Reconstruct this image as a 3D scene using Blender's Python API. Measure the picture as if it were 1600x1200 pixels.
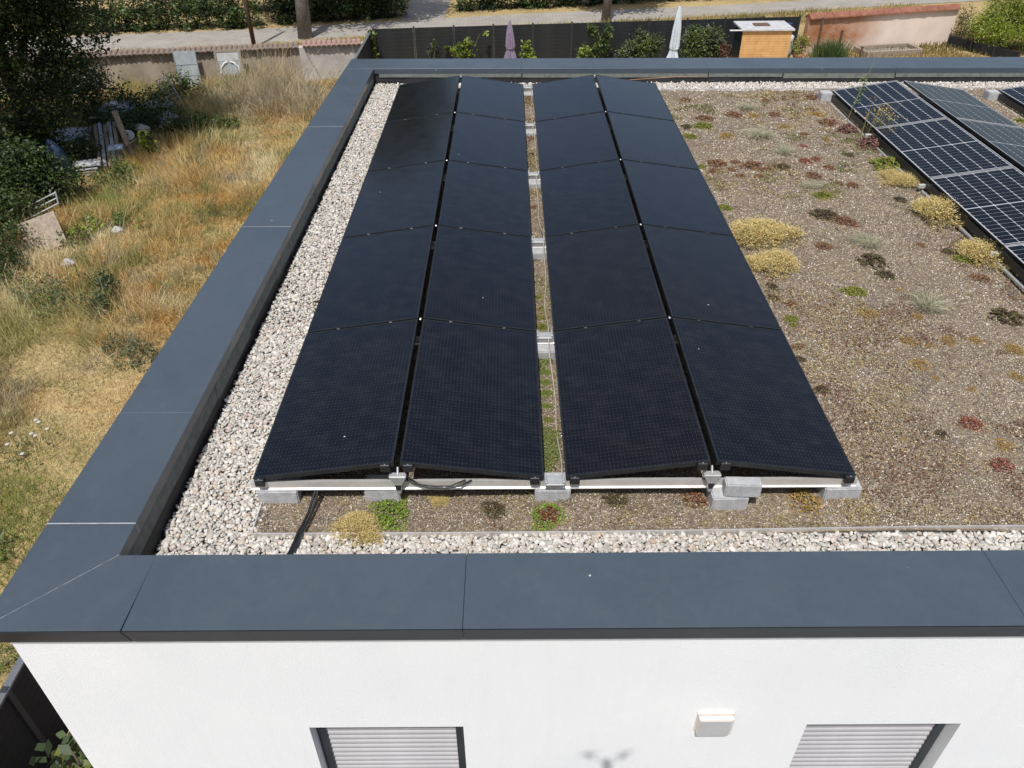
import bpy, bmesh, math
import numpy as np
from mathutils import Matrix, Vector

for o in list(bpy.data.objects):
    bpy.data.objects.remove(o)
S = bpy.context.scene
COL = S.collection
rng = np.random.default_rng(11)

# ------------------------------------------------------------------ camera
CAM = np.array([1.70311, -3.70458, 3.5794])
CR = np.array([0.99998394, -0.00445896, -0.00349869])
CU = np.array([0.00548101, 0.60365955, 0.79722337])
CF = np.array([0.00144277, 0.79722974, -0.6036743])
FPX = 1215.0
cd = bpy.data.cameras.new('camera')
cam = bpy.data.objects.new('camera', cd)
COL.objects.link(cam)
cd.sensor_width = 36.0
cd.lens = 36.0 * FPX / 1600.0
cd.clip_start = 0.05
cd.clip_end = 3000
cam.matrix_world = Matrix(((CR[0], CU[0], -CF[0], CAM[0]), (CR[1], CU[1], -CF[1], CAM[1]),
                           (CR[2], CU[2], -CF[2], CAM[2]), (0, 0, 0, 1)))
S.camera = cam

def screen(p):
    d = np.asarray(p, float) - CAM
    z = d @ CF
    return 800 + FPX * (d @ CR) / z, 600 - FPX * (d @ CU) / z

# ------------------------------------------------------------------ sky, sun, exposure
SUN = Vector((0.10542, 0.44686, -0.88837)).normalized()      # direction the light travels
ELEV = math.asin(-SUN.z)
AZ = math.atan2(-SUN.x, -SUN.y)
w = bpy.data.worlds.new('World')
S.world = w
w.use_nodes = True
wn = w.node_tree.nodes
bg = wn['Background']
sky = wn.new('ShaderNodeTexSky')
sky.sky_type = 'NISHITA'
sky.sun_disc = False
sky.sun_elevation = ELEV
sky.sun_rotation = AZ % (2 * math.pi)
sky.air_density = 1.0
sky.dust_density = 2.6
w.node_tree.links.new(sky.outputs[0], bg.inputs[0])
bg.inputs[1].default_value = 0.115
sl = bpy.data.lights.new('sun', 'SUN')
sl.energy = 4.3
sl.angle = math.radians(0.53)
sl.color = (1.0, 0.98, 0.95)
so = bpy.data.objects.new('sun', sl)
COL.objects.link(so)
so.rotation_euler = SUN.to_track_quat('-Z', 'Y').to_euler()
so.location = (-3, -10, 25)
S.view_settings.view_transform = 'Standard'
S.view_settings.look = 'None'
S.view_settings.exposure = 0.06
S.view_settings.gamma = 1.0
S.view_settings.use_curve_mapping = False

# ------------------------------------------------------------------ helpers
def rot2(a):
    return math.cos(a), math.sin(a)

def link(name, data, parent=None, loc=(0, 0, 0), rot=(0, 0, 0), scale=None):
    o = bpy.data.objects.new(name, data)
    COL.objects.link(o)
    o.location = loc
    o.rotation_euler = rot
    if scale is not None:
        o.scale = scale
    if parent:
        o.parent = parent
    return o

def tag(o, label=None, cat=None, group=None, kind=None):
    if label: o['label'] = label
    if cat: o['category'] = cat
    if group: o['group'] = group
    if kind: o['kind'] = kind
    return o

def thing(name, label, cat, loc=(0, 0, 0), rz=0.0, group=None):
    o = link(name, None, None, loc, (0, 0, rz))
    o.empty_display_size = 0.1
    return tag(o, label, cat, group)

def npmesh(name, V, F, mat, col=None, smooth=False):
    V = np.asarray(V, np.float32)
    F = np.asarray(F, np.int32)
    me = bpy.data.meshes.new(name)
    n, k = F.shape
    me.vertices.add(len(V))
    me.vertices.foreach_set('co', V.ravel())
    me.loops.add(n * k)
    me.loops.foreach_set('vertex_index', F.ravel())
    me.polygons.add(n)
    me.polygons.foreach_set('loop_start', np.arange(0, n * k, k, dtype=np.int32))
    me.polygons.foreach_set('loop_total', np.full(n, k, np.int32))
    if smooth:
        me.polygons.foreach_set('use_smooth', np.ones(n, bool))
    me.update(calc_edges=True)
    if col is not None:
        a = me.color_attributes.new('Col', 'FLOAT_COLOR', 'POINT')
        c = np.ones((len(V), 4), np.float32)
        c[:, :3] = col
        a.data.foreach_set('color', c.ravel())
    me.materials.append(mat)
    return me

class MB:
    """collects shapes into ONE mesh"""
    def __init__(s):
        s.v = []; s.f = []
    def add(s, vs, fs):
        b = len(s.v)
        s.v += [tuple(v) for v in vs]
        s.f += [tuple(i + b for i in f) for f in fs]
        return s
    def box(s, x0, x1, y0, y1, z0, z1):
        return s.prism([(x0, y0), (x1, y0), (x1, y1), (x0, y1)], z0, z1)
    def prism(s, poly, z0, z1):
        n = len(poly)
        vs = [(x, y, z0) for x, y in poly] + [(x, y, z1) for x, y in poly]
        fs = [tuple(range(n - 1, -1, -1)), tuple(range(n, 2 * n))]
        fs += [(i, (i + 1) % n, n + (i + 1) % n, n + i) for i in range(n)]
        return s.add(vs, fs)
    def xprism(s, poly, x0, x1):              # profile in (y,z) swept along x
        n = len(poly)
        vs = [(x0, y, z) for y, z in poly] + [(x1, y, z) for y, z in poly]
        fs = [tuple(range(n - 1, -1, -1)), tuple(range(n, 2 * n))]
        fs += [(i, (i + 1) % n, n + (i + 1) % n, n + i) for i in range(n)]
        return s.add(vs, fs)
    def yprism(s, poly, y0, y1):              # profile in (x,z) swept along y
        n = len(poly)
        vs = [(x, y0, z) for x, z in poly] + [(x, y1, z) for x, z in poly]
        fs = [tuple(range(n)), tuple(range(2 * n - 1, n - 1, -1))]
        fs += [((i + 1) % n, i, n + i, n + (i + 1) % n) for i in range(n)]
        return s.add(vs, fs)
    def tube(s, pts, r, n=8):
        pts = [Vector(p) for p in pts]
        rs = r if isinstance(r, (list, tuple)) else [r] * len(pts)
        b = len(s.v); up = Vector((0.13, 0.31, 0.94))
        for i, p in enumerate(pts):
            t = (pts[min(i + 1, len(pts) - 1)] - pts[max(i - 1, 0)]).normalized()
            u = t.cross(up)
            if u.length < 1e-3: u = t.cross(Vector((1, 0, 0)))
            u.normalize(); v = t.cross(u)
            for k in range(n):
                a = 2 * math.pi * k / n
                s.v.append(tuple(p + (u * math.cos(a) + v * math.sin(a)) * rs[i]))
        for i in range(len(pts) - 1):
            for k in range(n):
                k2 = (k + 1) % n
                s.f.append((b + i * n + k, b + i * n + k2, b + (i + 1) * n + k2, b + (i + 1) * n + k))
        s.f.append(tuple(b + k for k in range(n - 1, -1, -1)))
        s.f.append(tuple(b + (len(pts) - 1) * n + k for k in range(n)))
        return s
    def lathe(s, prof, c=(0, 0, 0), n=16):
        b = len(s.v)
        for r, z in prof:
            for k in range(n):
                a = 2 * math.pi * k / n
                s.v.append((c[0] + r * math.cos(a), c[1] + r * math.sin(a), c[2] + z))
        for i in range(len(prof) - 1):
            for k in range(n):
                k2 = (k + 1) % n
                s.f.append((b + i * n + k, b + i * n + k2, b + (i + 1) * n + k2, b + (i + 1) * n + k))
        s.f.append(tuple(b + k for k in range(n - 1, -1, -1)))
        s.f.append(tuple(b + (len(prof) - 1) * n + k for k in range(n)))
        return s
    def mesh(s, name, mat, bev=0, smooth=False, seg=1):
        me = bpy.data.meshes.new(name)
        me.from_pydata(s.v, [], s.f)
        if bev:
            bm = bmesh.new(); bm.from_mesh(me)
            bmesh.ops.recalc_face_normals(bm, faces=bm.faces)
            bmesh.ops.bevel(bm, geom=list(bm.edges), offset=bev, segments=seg, affect='EDGES', clamp_overlap=True)
            bm.to_mesh(me); bm.free()
        me.materials.append(mat)
        if smooth:
            me.polygons.foreach_set('use_smooth', np.ones(len(me.polygons), bool))
        me.update()
        return me
    def build(s, name, mat, parent=None, bev=0, smooth=False, loc=(0, 0, 0), rot=(0, 0, 0), seg=1):
        return link(name, s.mesh(name, mat, bev, smooth, seg), parent, loc, rot)

_LAT = rng.random((64, 256, 256)).astype(np.float32)
def vnoise(x, y, scale, seed=0):
    x = np.asarray(x) * scale + 1000.3; y = np.asarray(y) * scale + 1000.7
    L = _LAT[seed % 64]
    xi = np.floor(x).astype(int); yi = np.floor(y).astype(int)
    fx = x - xi; fy = y - yi
    fx = fx * fx * (3 - 2 * fx); fy = fy * fy * (3 - 2 * fy)
    g = lambda a, b: L[a & 255, b & 255]
    return (g(xi, yi) * (1 - fx) + g(xi + 1, yi) * fx) * (1 - fy) + (g(xi, yi + 1) * (1 - fx) + g(xi + 1, yi + 1) * fx) * fy

# ------------------------------------------------------------------ materials
def base_mat(name):
    m = bpy.data.materials.new(name)
    m.use_nodes = True
    nt = m.node_tree
    return m, nt, nt.nodes['Principled BSDF']

def N(nt, typ, **kw):
    n = nt.nodes.new(typ)
    for k, v in kw.items():
        setattr(n, k, v)
    return n

def mixc(nt, fac, a, b, blend='MIX'):
    n = N(nt, 'ShaderNodeMix', data_type='RGBA', blend_type=blend)
    for sock, val in ((n.inputs[0], fac), (n.inputs[6], a), (n.inputs[7], b)):
        if hasattr(val, 'links'): nt.links.new(val, sock)
        elif isinstance(val, (int, float)): sock.default_value = val
        else: sock.default_value = (*val, 1)
    return n.outputs[2]

def ramp(nt, fac, stops):
    r = N(nt, 'ShaderNodeValToRGB')
    e = r.color_ramp.elements
    while len(e) < len(stops): e.new(0.5)
    for i, (p, c) in enumerate(stops):
        e[i].position = p
        e[i].color = (*c, 1) if not isinstance(c, (int, float)) else (c, c, c, 1)
    nt.links.new(fac, r.inputs[0])
    return r.outputs[0]

def noise(nt, co, scale, detail=5, rough=0.6):
    n = N(nt, 'ShaderNodeTexNoise')
    n.inputs['Scale'].default_value = scale
    n.inputs['Detail'].default_value = detail
    n.inputs['Roughness'].default_value = rough
    nt.links.new(co, n.inputs['Vector'])
    return n.outputs['Fac']

def pmat(name, c1, c2=None, scale=4.0, rough=0.7, bump=0.0, bscale=60.0, metal=0.0, spec=0.5, coat=0.0, lo=0.35, hi=0.65):
    m, nt, b = base_mat(name)
    co = N(nt, 'ShaderNodeTexCoord').outputs['Object']
    if c2 is None: c2 = tuple(min(1, x * 1.25) for x in c1)
    f = noise(nt, co, scale)
    nt.links.new(ramp(nt, f, [(lo, c1), (hi, c2)]), b.inputs['Base Color'])
    b.inputs['Roughness'].default_value = rough
    b.inputs['Metallic'].default_value = metal
    b.inputs['Specular IOR Level'].default_value = spec
    b.inputs['Coat Weight'].default_value = coat
    if bump:
        bp = N(nt, 'ShaderNodeBump')
        bp.inputs['Strength'].default_value = bump
        bp.inputs['Distance'].default_value = 0.01
        nt.links.new(noise(nt, co, bscale, 3), bp.inputs['Height'])
        nt.links.new(bp.outputs[0], b.inputs['Normal'])
    return m

def colmat(name, rough=0.8, trans=0.0, spec=0.3, nscale=0):
    m, nt, b = base_mat(name)
    a = N(nt, 'ShaderNodeAttribute', attribute_name='Col')
    c = a.outputs['Color']
    if nscale:
        co = N(nt, 'ShaderNodeTexCoord').outputs['Object']
        f = noise(nt, co, nscale, 4)
        c = mixc(nt, 1.0, c, ramp(nt, f, [(0.3, 0.72), (0.7, 1.0)]), 'MULTIPLY')
    nt.links.new(c, b.inputs['Base Color'])
    b.inputs['Roughness'].default_value = rough
    b.inputs['Specular IOR Level'].default_value = spec
    if trans:
        t = N(nt, 'ShaderNodeBsdfTranslucent')
        nt.links.new(c, t.inputs['Color'])
        mx = N(nt, 'ShaderNodeMixShader')
        mx.inputs[0].default_value = trans
        nt.links.new(b.outputs[0], mx.inputs[1]); nt.links.new(t.outputs[0], mx.inputs[2])
        nt.links.new(mx.outputs[0], nt.nodes['Material Output'].inputs['Surface'])
    return m

M = {}
def coping_mat():
    m, nt, b = base_mat('coping_metal')
    co = N(nt, 'ShaderNodeTexCoord').outputs['Object']
    f = noise(nt, co, 1.3, 6, 0.65)
    c = ramp(nt, f, [(0.3, (0.051, 0.066, 0.082)), (0.7, (0.059, 0.076, 0.093))])
    # sparse droppings and dust specks
    v = N(nt, 'ShaderNodeTexVoronoi'); v.inputs['Scale'].default_value = 5.5
    nt.links.new(co, v.inputs['Vector'])
    spk = ramp(nt, v.outputs['Distance'], [(0.02, 1.0), (0.05, 0.0)])
    sep = N(nt, 'ShaderNodeSeparateColor'); nt.links.new(v.outputs['Color'], sep.inputs[0])
    pick = ramp(nt, sep.outputs[0], [(0.66, 0.0), (0.72, 0.8)])
    mul = N(nt, 'ShaderNodeMath', operation='MULTIPLY')
    nt.links.new(spk, mul.inputs[0]); nt.links.new(pick, mul.inputs[1])
    dust = ramp(nt, noise(nt, co, 9, 8, 0.75), [(0.5, 0.0), (0.8, 0.12)])
    c = mixc(nt, dust, c, (0.16, 0.17, 0.17))
    ring = ramp(nt, noise(nt, co, 2.1, 10, 0.8), [(0.46, 0.0), (0.52, 0.10), (0.56, 0.01), (0.7, 0.08)])   # dried water marks
    c = mixc(nt, ring, c, (0.105, 0.118, 0.13))
    c = mixc(nt, mul.outputs[0], c, (0.6, 0.6, 0.56))
    nt.links.new(c, b.inputs['Base Color'])
    nt.links.new(ramp(nt, noise(nt, co, 3, 5), [(0.3, 0.28), (0.7, 0.42)]), b.inputs['Roughness'])
    b.inputs['Specular IOR Level'].default_value = 0.5
    return m
M['coping'] = coping_mat()
M['slate'] = pmat('slate_sheet', (0.12, 0.132, 0.115), (0.19, 0.20, 0.175), 14, 0.9, 0.5, 200)
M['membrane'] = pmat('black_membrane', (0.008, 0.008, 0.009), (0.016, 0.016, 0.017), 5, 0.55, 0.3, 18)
def render_mat():
    m, nt, b = base_mat('white_render')
    co = N(nt, 'ShaderNodeTexCoord').outputs['Object']
    c = ramp(nt, noise(nt, co, 0.9, 6, 0.6), [(0.3, (0.775, 0.79, 0.795)), (0.7, (0.84, 0.845, 0.84))])
    mp = N(nt, 'ShaderNodeMapping'); mp.inputs['Scale'].default_value = (7.0, 1.0, 0.5); nt.links.new(co, mp.inputs[0])
    st = ramp(nt, noise(nt, mp.outputs[0], 1.6, 6, 0.65), [(0.50, 0.0), (0.80, 0.12)])      # faint run marks
    c = mixc(nt, st, c, (0.60, 0.59, 0.56))
    c = mixc(nt, ramp(nt, noise(nt, co, 130, 2), [(0.35, 0.10), (0.5, 0.0)]), c, (0.55, 0.56, 0.57))
    nt.links.new(c, b.inputs['Base Color'])
    b.inputs['Roughness'].default_value = 0.92; b.inputs['Specular IOR Level'].default_value = 0.2
    bp = N(nt, 'ShaderNodeBump'); bp.inputs['Strength'].default_value = 0.42; bp.inputs['Distance'].default_value = 0.008
    nt.links.new(noise(nt, co, 110, 4), bp.inputs['Height']); nt.links.new(bp.outputs[0], b.inputs['Normal'])
    return m
M['render'] = render_mat()
M['seam'] = pmat('pale_seam', (0.26, 0.28, 0.30), (0.42, 0.43, 0.44), 20, 0.6)
M['drip_shade'] = pmat('overhang_shade_strip', (0.42, 0.44, 0.44), (0.5, 0.5, 0.5), 6, 0.7)
M['slat'] = pmat('shutter_slat', (0.40, 0.39, 0.40), (0.45, 0.44, 0.45), 3, 0.42)
M['anthracite'] = pmat('fascia_shade_anthracite', (0.022, 0.027, 0.032), (0.03, 0.036, 0.042), 5, 0.45)
M['lamp_body'] = pmat('lamp_paint', (0.60, 0.55, 0.49), (0.64, 0.60, 0.54), 8, 0.5)
M['lamp_glass'] = pmat('grey_diffuser', (0.46, 0.46, 0.455), (0.50, 0.50, 0.495), 6, 0.35)
M['alu'] = pmat('aluminium', (0.62, 0.60, 0.57), (0.72, 0.70, 0.67), 7, 0.42, metal=0.55, bump=0.1, bscale=90)
M['alu_dull'] = pmat('dull_aluminium', (0.40, 0.40, 0.39), (0.52, 0.52, 0.50), 12, 0.5, metal=0.5)
M['plastic'] = pmat('black_plastic', (0.010, 0.010, 0.011), (0.016, 0.016, 0.017), 5, 0.45)
M['black_frame'] = pmat('black_anodised', (0.010, 0.011, 0.012), (0.018, 0.019, 0.020), 9, 0.38)
M['concrete'] = pmat('concrete', (0.32, 0.325, 0.33), (0.44, 0.44, 0.44), 16, 0.9, 0.6, 120)
M['copper'] = pmat('copper_wire', (0.32, 0.14, 0.08), (0.42, 0.21, 0.12), 9, 0.5)
M['cord'] = pmat('pale_cord', (0.30, 0.27, 0.22), (0.38, 0.35, 0.29), 9, 0.8)
M['steel'] = pmat('galvanised_steel', (0.42, 0.43, 0.44), (0.55, 0.56, 0.57), 14, 0.4, metal=0.7)

def black_glass():
    m, nt, b = base_mat('black_cells')
    co = N(nt, 'ShaderNodeTexCoord').outputs['Object']
    sx = N(nt, 'ShaderNodeSeparateXYZ'); nt.links.new(co, sx.inputs[0])
    def mth(op, a, v=None):
        n = N(nt, 'ShaderNodeMath', operation=op)
        for i, q in enumerate((a, v)):
            if q is None: continue
            if hasattr(q, 'links'): nt.links.new(q, n.inputs[i])
            else: n.inputs[i].default_value = q
        return n.outputs[0]
    def cell(sock, pitch):          # 0 at the grid line, 0.5 between
        fr = mth('FRACT', mth('DIVIDE', sock, pitch))
        return mth('ABSOLUTE', mth('SUBTRACT', fr, 0.5))
    dx = mth('LESS_THAN', cell(sx.outputs[0], 0.0262), 0.085)
    dy = mth('LESS_THAN', cell(sx.outputs[1], 0.0345), 0.13)
    dots = mth('MULTIPLY', dx, dy)
    # cell gaps, a touch darker than the cells
    gx = mth('GREATER_THAN', cell(sx.outputs[0], 0.1572), 0.488)
    gy = mth('GREATER_THAN', cell(sx.outputs[1], 0.0862), 0.478)
    gap = mth('MAXIMUM', gx, gy)
    f = noise(nt, co, 2.2, 5)
    c = ramp(nt, f, [(0.3, (0.0026, 0.0029, 0.0046)), (0.7, (0.0040, 0.0043, 0.0062))])
    oi0 = N(nt, 'ShaderNodeObjectInfo')
    c = mixc(nt, mth('MULTIPLY', oi0.outputs['Random'], 0.75), c, (0.0062, 0.0047, 0.0052))     # batches differ in hue
    c = mixc(nt, gap, c, (0.003, 0.003, 0.004))
    c = mixc(nt, dots, c, (0.032, 0.034, 0.038))
    # dust film and a few droppings
    d = ramp(nt, noise(nt, co, 5.5, 8, 0.7), [(0.45, 0.0), (0.85, 0.045)])
    c = mixc(nt, d, c, (0.25, 0.23, 0.2))
    mp = N(nt, 'ShaderNodeMapping'); mp.inputs['Scale'].default_value = (1.2, 7.0, 1.0); nt.links.new(co, mp.inputs[0])
    stk = ramp(nt, noise(nt, mp.outputs[0], 2.3, 7, 0.7), [(0.52, 0.0), (0.78, 0.05)])        # rain streaks down the slope
    c = mixc(nt, stk, c, (0.22, 0.21, 0.19))
    oi = N(nt, 'ShaderNodeObjectInfo')
    ad = N(nt, 'ShaderNodeVectorMath', operation='ADD')
    nt.links.new(co, ad.inputs[0]); nt.links.new(oi.outputs['Location'], ad.inputs[1])
    v = N(nt, 'ShaderNodeTexVoronoi'); v.inputs['Scale'].default_value = 3.4
    nt.links.new(ad.outputs[0], v.inputs['Vector'])
    spk = mth('LESS_THAN', mth('ADD', v.outputs['Distance'], mth('MULTIPLY', noise(nt, co, 70, 2), 0.02)), 0.032)
    sep = N(nt, 'ShaderNodeSeparateColor'); nt.links.new(v.outputs['Color'], sep.inputs[0])
    spk = mth('MULTIPLY', spk, mth('GREATER_THAN', sep.outputs[0], 0.55))
    c = mixc(nt, spk, c, (0.5, 0.5, 0.47))
    nt.links.new(c, b.inputs['Base Color'])
    nt.links.new(ramp(nt, noise(nt, co, 4, 6, 0.7), [(0.35, 0.10), (0.7, 0.17)]), b.inputs['Roughness'])
    b.inputs['Specular IOR Level'].default_value = 0.5
    b.inputs['Sheen Weight'].default_value = 0.03       # dust film
    b.inputs['Sheen Roughness'].default_value = 0.4
    return m
M['black_glass'] = black_glass()
M['cell'] = pmat('silicon_cell', (0.0050, 0.0052, 0.0072), (0.0075, 0.0078, 0.0100), 3, 0.18, spec=0.33)
M['backsheet'] = pmat('white_backsheet', (0.38, 0.39, 0.405), (0.46, 0.47, 0.485), 5, 0.35)
M['silver_frame'] = pmat('silver_frame', (0.50, 0.50, 0.50), (0.62, 0.62, 0.62), 8, 0.4, metal=0.4)

M['pebble'] = colmat('pebble', 0.75, 0, 0.3, 90)
M['chip'] = colmat('mineral_chip', 0.9, 0, 0.2)
M['leaf'] = colmat('leaf', 0.5, 0.30, 0.4)
M['blade'] = colmat('dry_blade', 0.7, 0.25, 0.2)
M['sedum'] = colmat('sedum_leaf', 0.55, 0.1, 0.3)

def soil_mat():
    m, nt, b = base_mat('roof_soil')
    co = N(nt, 'ShaderNodeTexCoord').outputs['Object']
    c = ramp(nt, noise(nt, co, 1.6, 8, 0.7), [(0.30, (0.14, 0.108, 0.076)), (0.5, (0.20, 0.158, 0.112)), (0.66, (0.29, 0.24, 0.155))])
    v = N(nt, 'ShaderNodeTexVoronoi'); v.inputs['Scale'].default_value = 75
    nt.links.new(co, v.inputs['Vector'])
    sep = N(nt, 'ShaderNodeSeparateColor'); nt.links.new(v.outputs['Color'], sep.inputs[0])
    c = mixc(nt, 0.55, c, ramp(nt, sep.outputs[0], [(0.0, (0.05, 0.036, 0.028)), (0.45, (0.14, 0.105, 0.078)), (0.8, (0.22, 0.175, 0.13)), (1.0, (0.42, 0.37, 0.30))]))
    g = ramp(nt, noise(nt, co, 0.9, 6, 0.7), [(0.52, 0.0), (0.68, 0.35)])
    c = mixc(nt, g, c, (0.20, 0.16, 0.075))
    nt.links.new(c, b.inputs['Base Color'])
    b.inputs['Roughness'].default_value = 0.95
    b.inputs['Specular IOR Level'].default_value = 0.15
    bp = N(nt, 'ShaderNodeBump'); bp.inputs['Strength'].default_value = 0.9; bp.inputs['Distance'].default_value = 0.012
    nt.links.new(v.outputs['Distance'], bp.inputs['Height'])
    nt.links.new(bp.outputs[0], b.inputs['Normal'])
    return m
M['soil'] = soil_mat()
M['under_gravel'] = pmat('gravel_bed', (0.17, 0.155, 0.135), (0.30, 0.275, 0.24), 60, 0.95)

def ground_mat():
    m, nt, b = base_mat('dry_ground')
    co = N(nt, 'ShaderNodeTexCoord').outputs['Object']
    c = ramp(nt, noise(nt, co, 0.5, 8, 0.7), [(0.3, (0.26, 0.205, 0.10)), (0.5, (0.44, 0.325, 0.155)), (0.7, (0.52, 0.40, 0.20))])
    c2 = ramp(nt, noise(nt, co, 11, 6, 0.75), [(0.3, 0.45), (0.65, 1.0)])
    c = mixc(nt, 1.0, c, c2, 'MULTIPLY')
    nt.links.new(c, b.inputs['Base Color'])
    b.inputs['Roughness'].default_value = 0.95
    b.inputs['Specular IOR Level'].default_value = 0.1
    return m
M['ground'] = ground_mat()

def paver_mat():
    m, nt, b = base_mat('street_pavers')
    co = N(nt, 'ShaderNodeTexCoord').outputs['Object']
    br = N(nt, 'ShaderNodeTexBrick')
    br.inputs['Color1'].default_value = (0.30, 0.275, 0.235, 1)
    br.inputs['Color2'].default_value = (0.37, 0.335, 0.285, 1)
    br.inputs['Mortar'].default_value = (0.19, 0.17, 0.14, 1)
    br.inputs['Scale'].default_value = 1.0
    br.inputs['Mortar Size'].default_value = 0.012
    br.inputs['Brick Width'].default_value = 0.4
    br.inputs['Row Height'].default_value = 0.2
    nt.links.new(co, br.inputs['Vector'])
    f = ramp(nt, noise(nt, co, 0.7, 6), [(0.3, 0.8), (0.7, 1.0)])
    nt.links.new(mixc(nt, 1.0, br.outputs['Color'], f, 'MULTIPLY'), b.inputs['Base Color'])
    b.inputs['Roughness'].default_value = 0.9
    return m
M['paver'] = paver_mat()

def stained(name, base, base2, stain, xr, zr):
    """wall plaster with an iron stain that has its own shape"""
    m, nt, b = base_mat(name)
    co = N(nt, 'ShaderNodeTexCoord').outputs['Object']
    c = ramp(nt, noise(nt, co, 1.4, 7, 0.7), [(0.3, base), (0.7, base2)])
    sx = N(nt, 'ShaderNodeSeparateXYZ'); nt.links.new(co, sx.inputs[0])
    def mr(s, a, bb):
        n = N(nt, 'ShaderNodeMapRange'); nt.links.new(s, n.inputs[0])
        n.inputs[1].default_value = a; n.inputs[2].default_value = bb
        return n.outputs[0]
    fx = mr(sx.outputs[0], *xr); fz = mr(sx.outputs[2], *zr)
    mul = N(nt, 'ShaderNodeMath', operation='MULTIPLY'); nt.links.new(fx, mul.inputs[0]); nt.links.new(fz, mul.inputs[1])
    ad = N(nt, 'ShaderNodeMath', operation='MULTIPLY'); nt.links.new(mul.outputs[0], ad.inputs[0])
    nt.links.new(ramp(nt, noise(nt, co, 1.1, 6, 0.7), [(0.25, 0.5), (0.6, 1.0)]), ad.inputs[1])
    c = mixc(nt, ad.outputs[0], c, stain)
    nt.links.new(c, b.inputs['Base Color'])
    b.inputs['Roughness'].default_value = 0.92
    return m
M['pink'] = stained('pink_plaster', (0.62, 0.51, 0.43), (0.72, 0.61, 0.53), (0.30, 0.10, 0.02), (4.4, 2.4), (-0.3, 0.7))
M['beige'] = pmat('old_beige_plaster', (0.25, 0.205, 0.155), (0.36, 0.30, 0.235), 1.3, 0.95, 0.4, 30)
M['pale_plaster'] = pmat('pale_old_plaster', (0.36, 0.33, 0.30), (0.48, 0.45, 0.41), 1.6, 0.95, 0.4, 30)
M['tile'] = pmat('clay_tile', (0.13, 0.095, 0.075), (0.22, 0.165, 0.13), 5, 0.9)
M['dusty_tile'] = pmat('dusty_red_tile', (0.22, 0.13, 0.105), (0.32, 0.21, 0.17), 5, 0.9)
M['red_tile'] = pmat('red_clay_tile', (0.17, 0.062, 0.038), (0.27, 0.11, 0.068), 3, 0.85)
M['bark'] = pmat('bark', (0.13, 0.115, 0.095), (0.24, 0.21, 0.18), 9, 0.95, 0.8, 25)
M['dark_bark'] = pmat('dark_bark', (0.05, 0.038, 0.026), (0.10, 0.078, 0.055), 9, 0.95, 0.8, 25)
M['old_wood'] = pmat('weathered_wood', (0.20, 0.155, 0.115), (0.32, 0.26, 0.20), 12, 0.9, 0.3, 40)
M['brown_pole'] = pmat('brown_pole', (0.09, 0.05, 0.03), (0.14, 0.085, 0.055), 10, 0.85)
M['larch'] = pmat('larch_slat', (0.50, 0.27, 0.10), (0.64, 0.38, 0.16), 2.6, 0.65)
M['white_paint'] = pmat('white_paint', (0.66, 0.66, 0.65), (0.76, 0.76, 0.75), 5, 0.6)
M['grey_sheet'] = pmat('grey_sheet_metal', (0.27, 0.30, 0.31), (0.38, 0.41, 0.42), 3, 0.6)
M['blue'] = pmat('blue_plastic', (0.012, 0.028, 0.075), (0.018, 0.04, 0.095), 4, 0.5)
M['pale_blue'] = pmat('pale_blue_plastic', (0.22, 0.28, 0.33), (0.30, 0.36, 0.42), 4, 0.55)
M['tarp'] = pmat('grey_tarp', (0.24, 0.25, 0.29), (0.36, 0.37, 0.41), 6, 0.55, 0.5, 14)
M['purple'] = pmat('mauve_canvas', (0.17, 0.135, 0.20), (0.24, 0.19, 0.27), 9, 0.9)
M['canvas'] = pmat('pale_blue_canvas', (0.44, 0.50, 0.54), (0.54, 0.60, 0.63), 9, 0.9)
M['terracotta'] = pmat('terracotta', (0.36, 0.15, 0.08), (0.45, 0.20, 0.12), 8, 0.85)
M['fence'] = pmat('anthracite_slat', (0.010, 0.011, 0.013), (0.019, 0.021, 0.023), 2.2, 0.6, spec=0.35)
M['fence_cap'] = pmat('fence_cap', (0.10, 0.105, 0.115), (0.13, 0.135, 0.145), 6, 0.5)
M['cap_white'] = pmat('white_sheet', (0.38, 0.38, 0.38), (0.52, 0.52, 0.51), 4, 0.6)

GZ = -6.5                                    # garden level (eaves of the panels are z = 0)
def roof_z(y): return -0.22 + 0.009 * y      # fall of the roof

# ------------------------------------------------------------------ setting: ground, street, path
gm = MB()
gm.add([(-500, -300, GZ), (500, -300, GZ), (500, 900, GZ), (-500, 900, GZ)], [(0, 1, 2, 3)])
tag(gm.build('ground', M['ground']), kind='structure')

def strip(name, near, far, z, mat):
    m = MB(); n = len(near)
    m.add([(x, y, z) for x, y in near] + [(x, y, z) for x, y in far], [(i, i + 1, n + i + 1, n + i) for i in range(n - 1)])
    return tag(m.build(name, mat), kind='structure')
strip('street', [(-45, 34.2), (-17.2, 37.2), (-11, 37.9), (-4.2, 40.2), (3, 42), (12.8, 44), (26, 47), (50, 52)],
      [(-45, 37.2), (-18.6, 40.6), (-12.4, 41.5), (-5, 43.2), (2, 44.9), (13.3, 46.8), (26, 49.6), (50, 55)], GZ + 0.02, M['paver'])
strip('footpath', [(-4.3, 43.0), (-4.3, 50), (-6.5, 70)], [(-1.95, 43.6), (-1.9, 50), (-3.5, 70)], GZ + 0.024, M['paver'])

fy = MB()  # unseen dark ground, added to cut warm bounce light on the facade
fy.add([(-4.1, -30, GZ + .012), (40, -30, GZ + .012), (40, -1.0, GZ + .012), (-4.1, -1.0, GZ + .012)], [(0, 1, 2, 3)])
tag(fy.build('added_bounce_blocker', pmat('bounce_blocker_dark', (0.050, 0.051, 0.053), (0.075, 0.076, 0.078), 3, 0.95, spec=0.2)), kind='structure')

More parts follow.
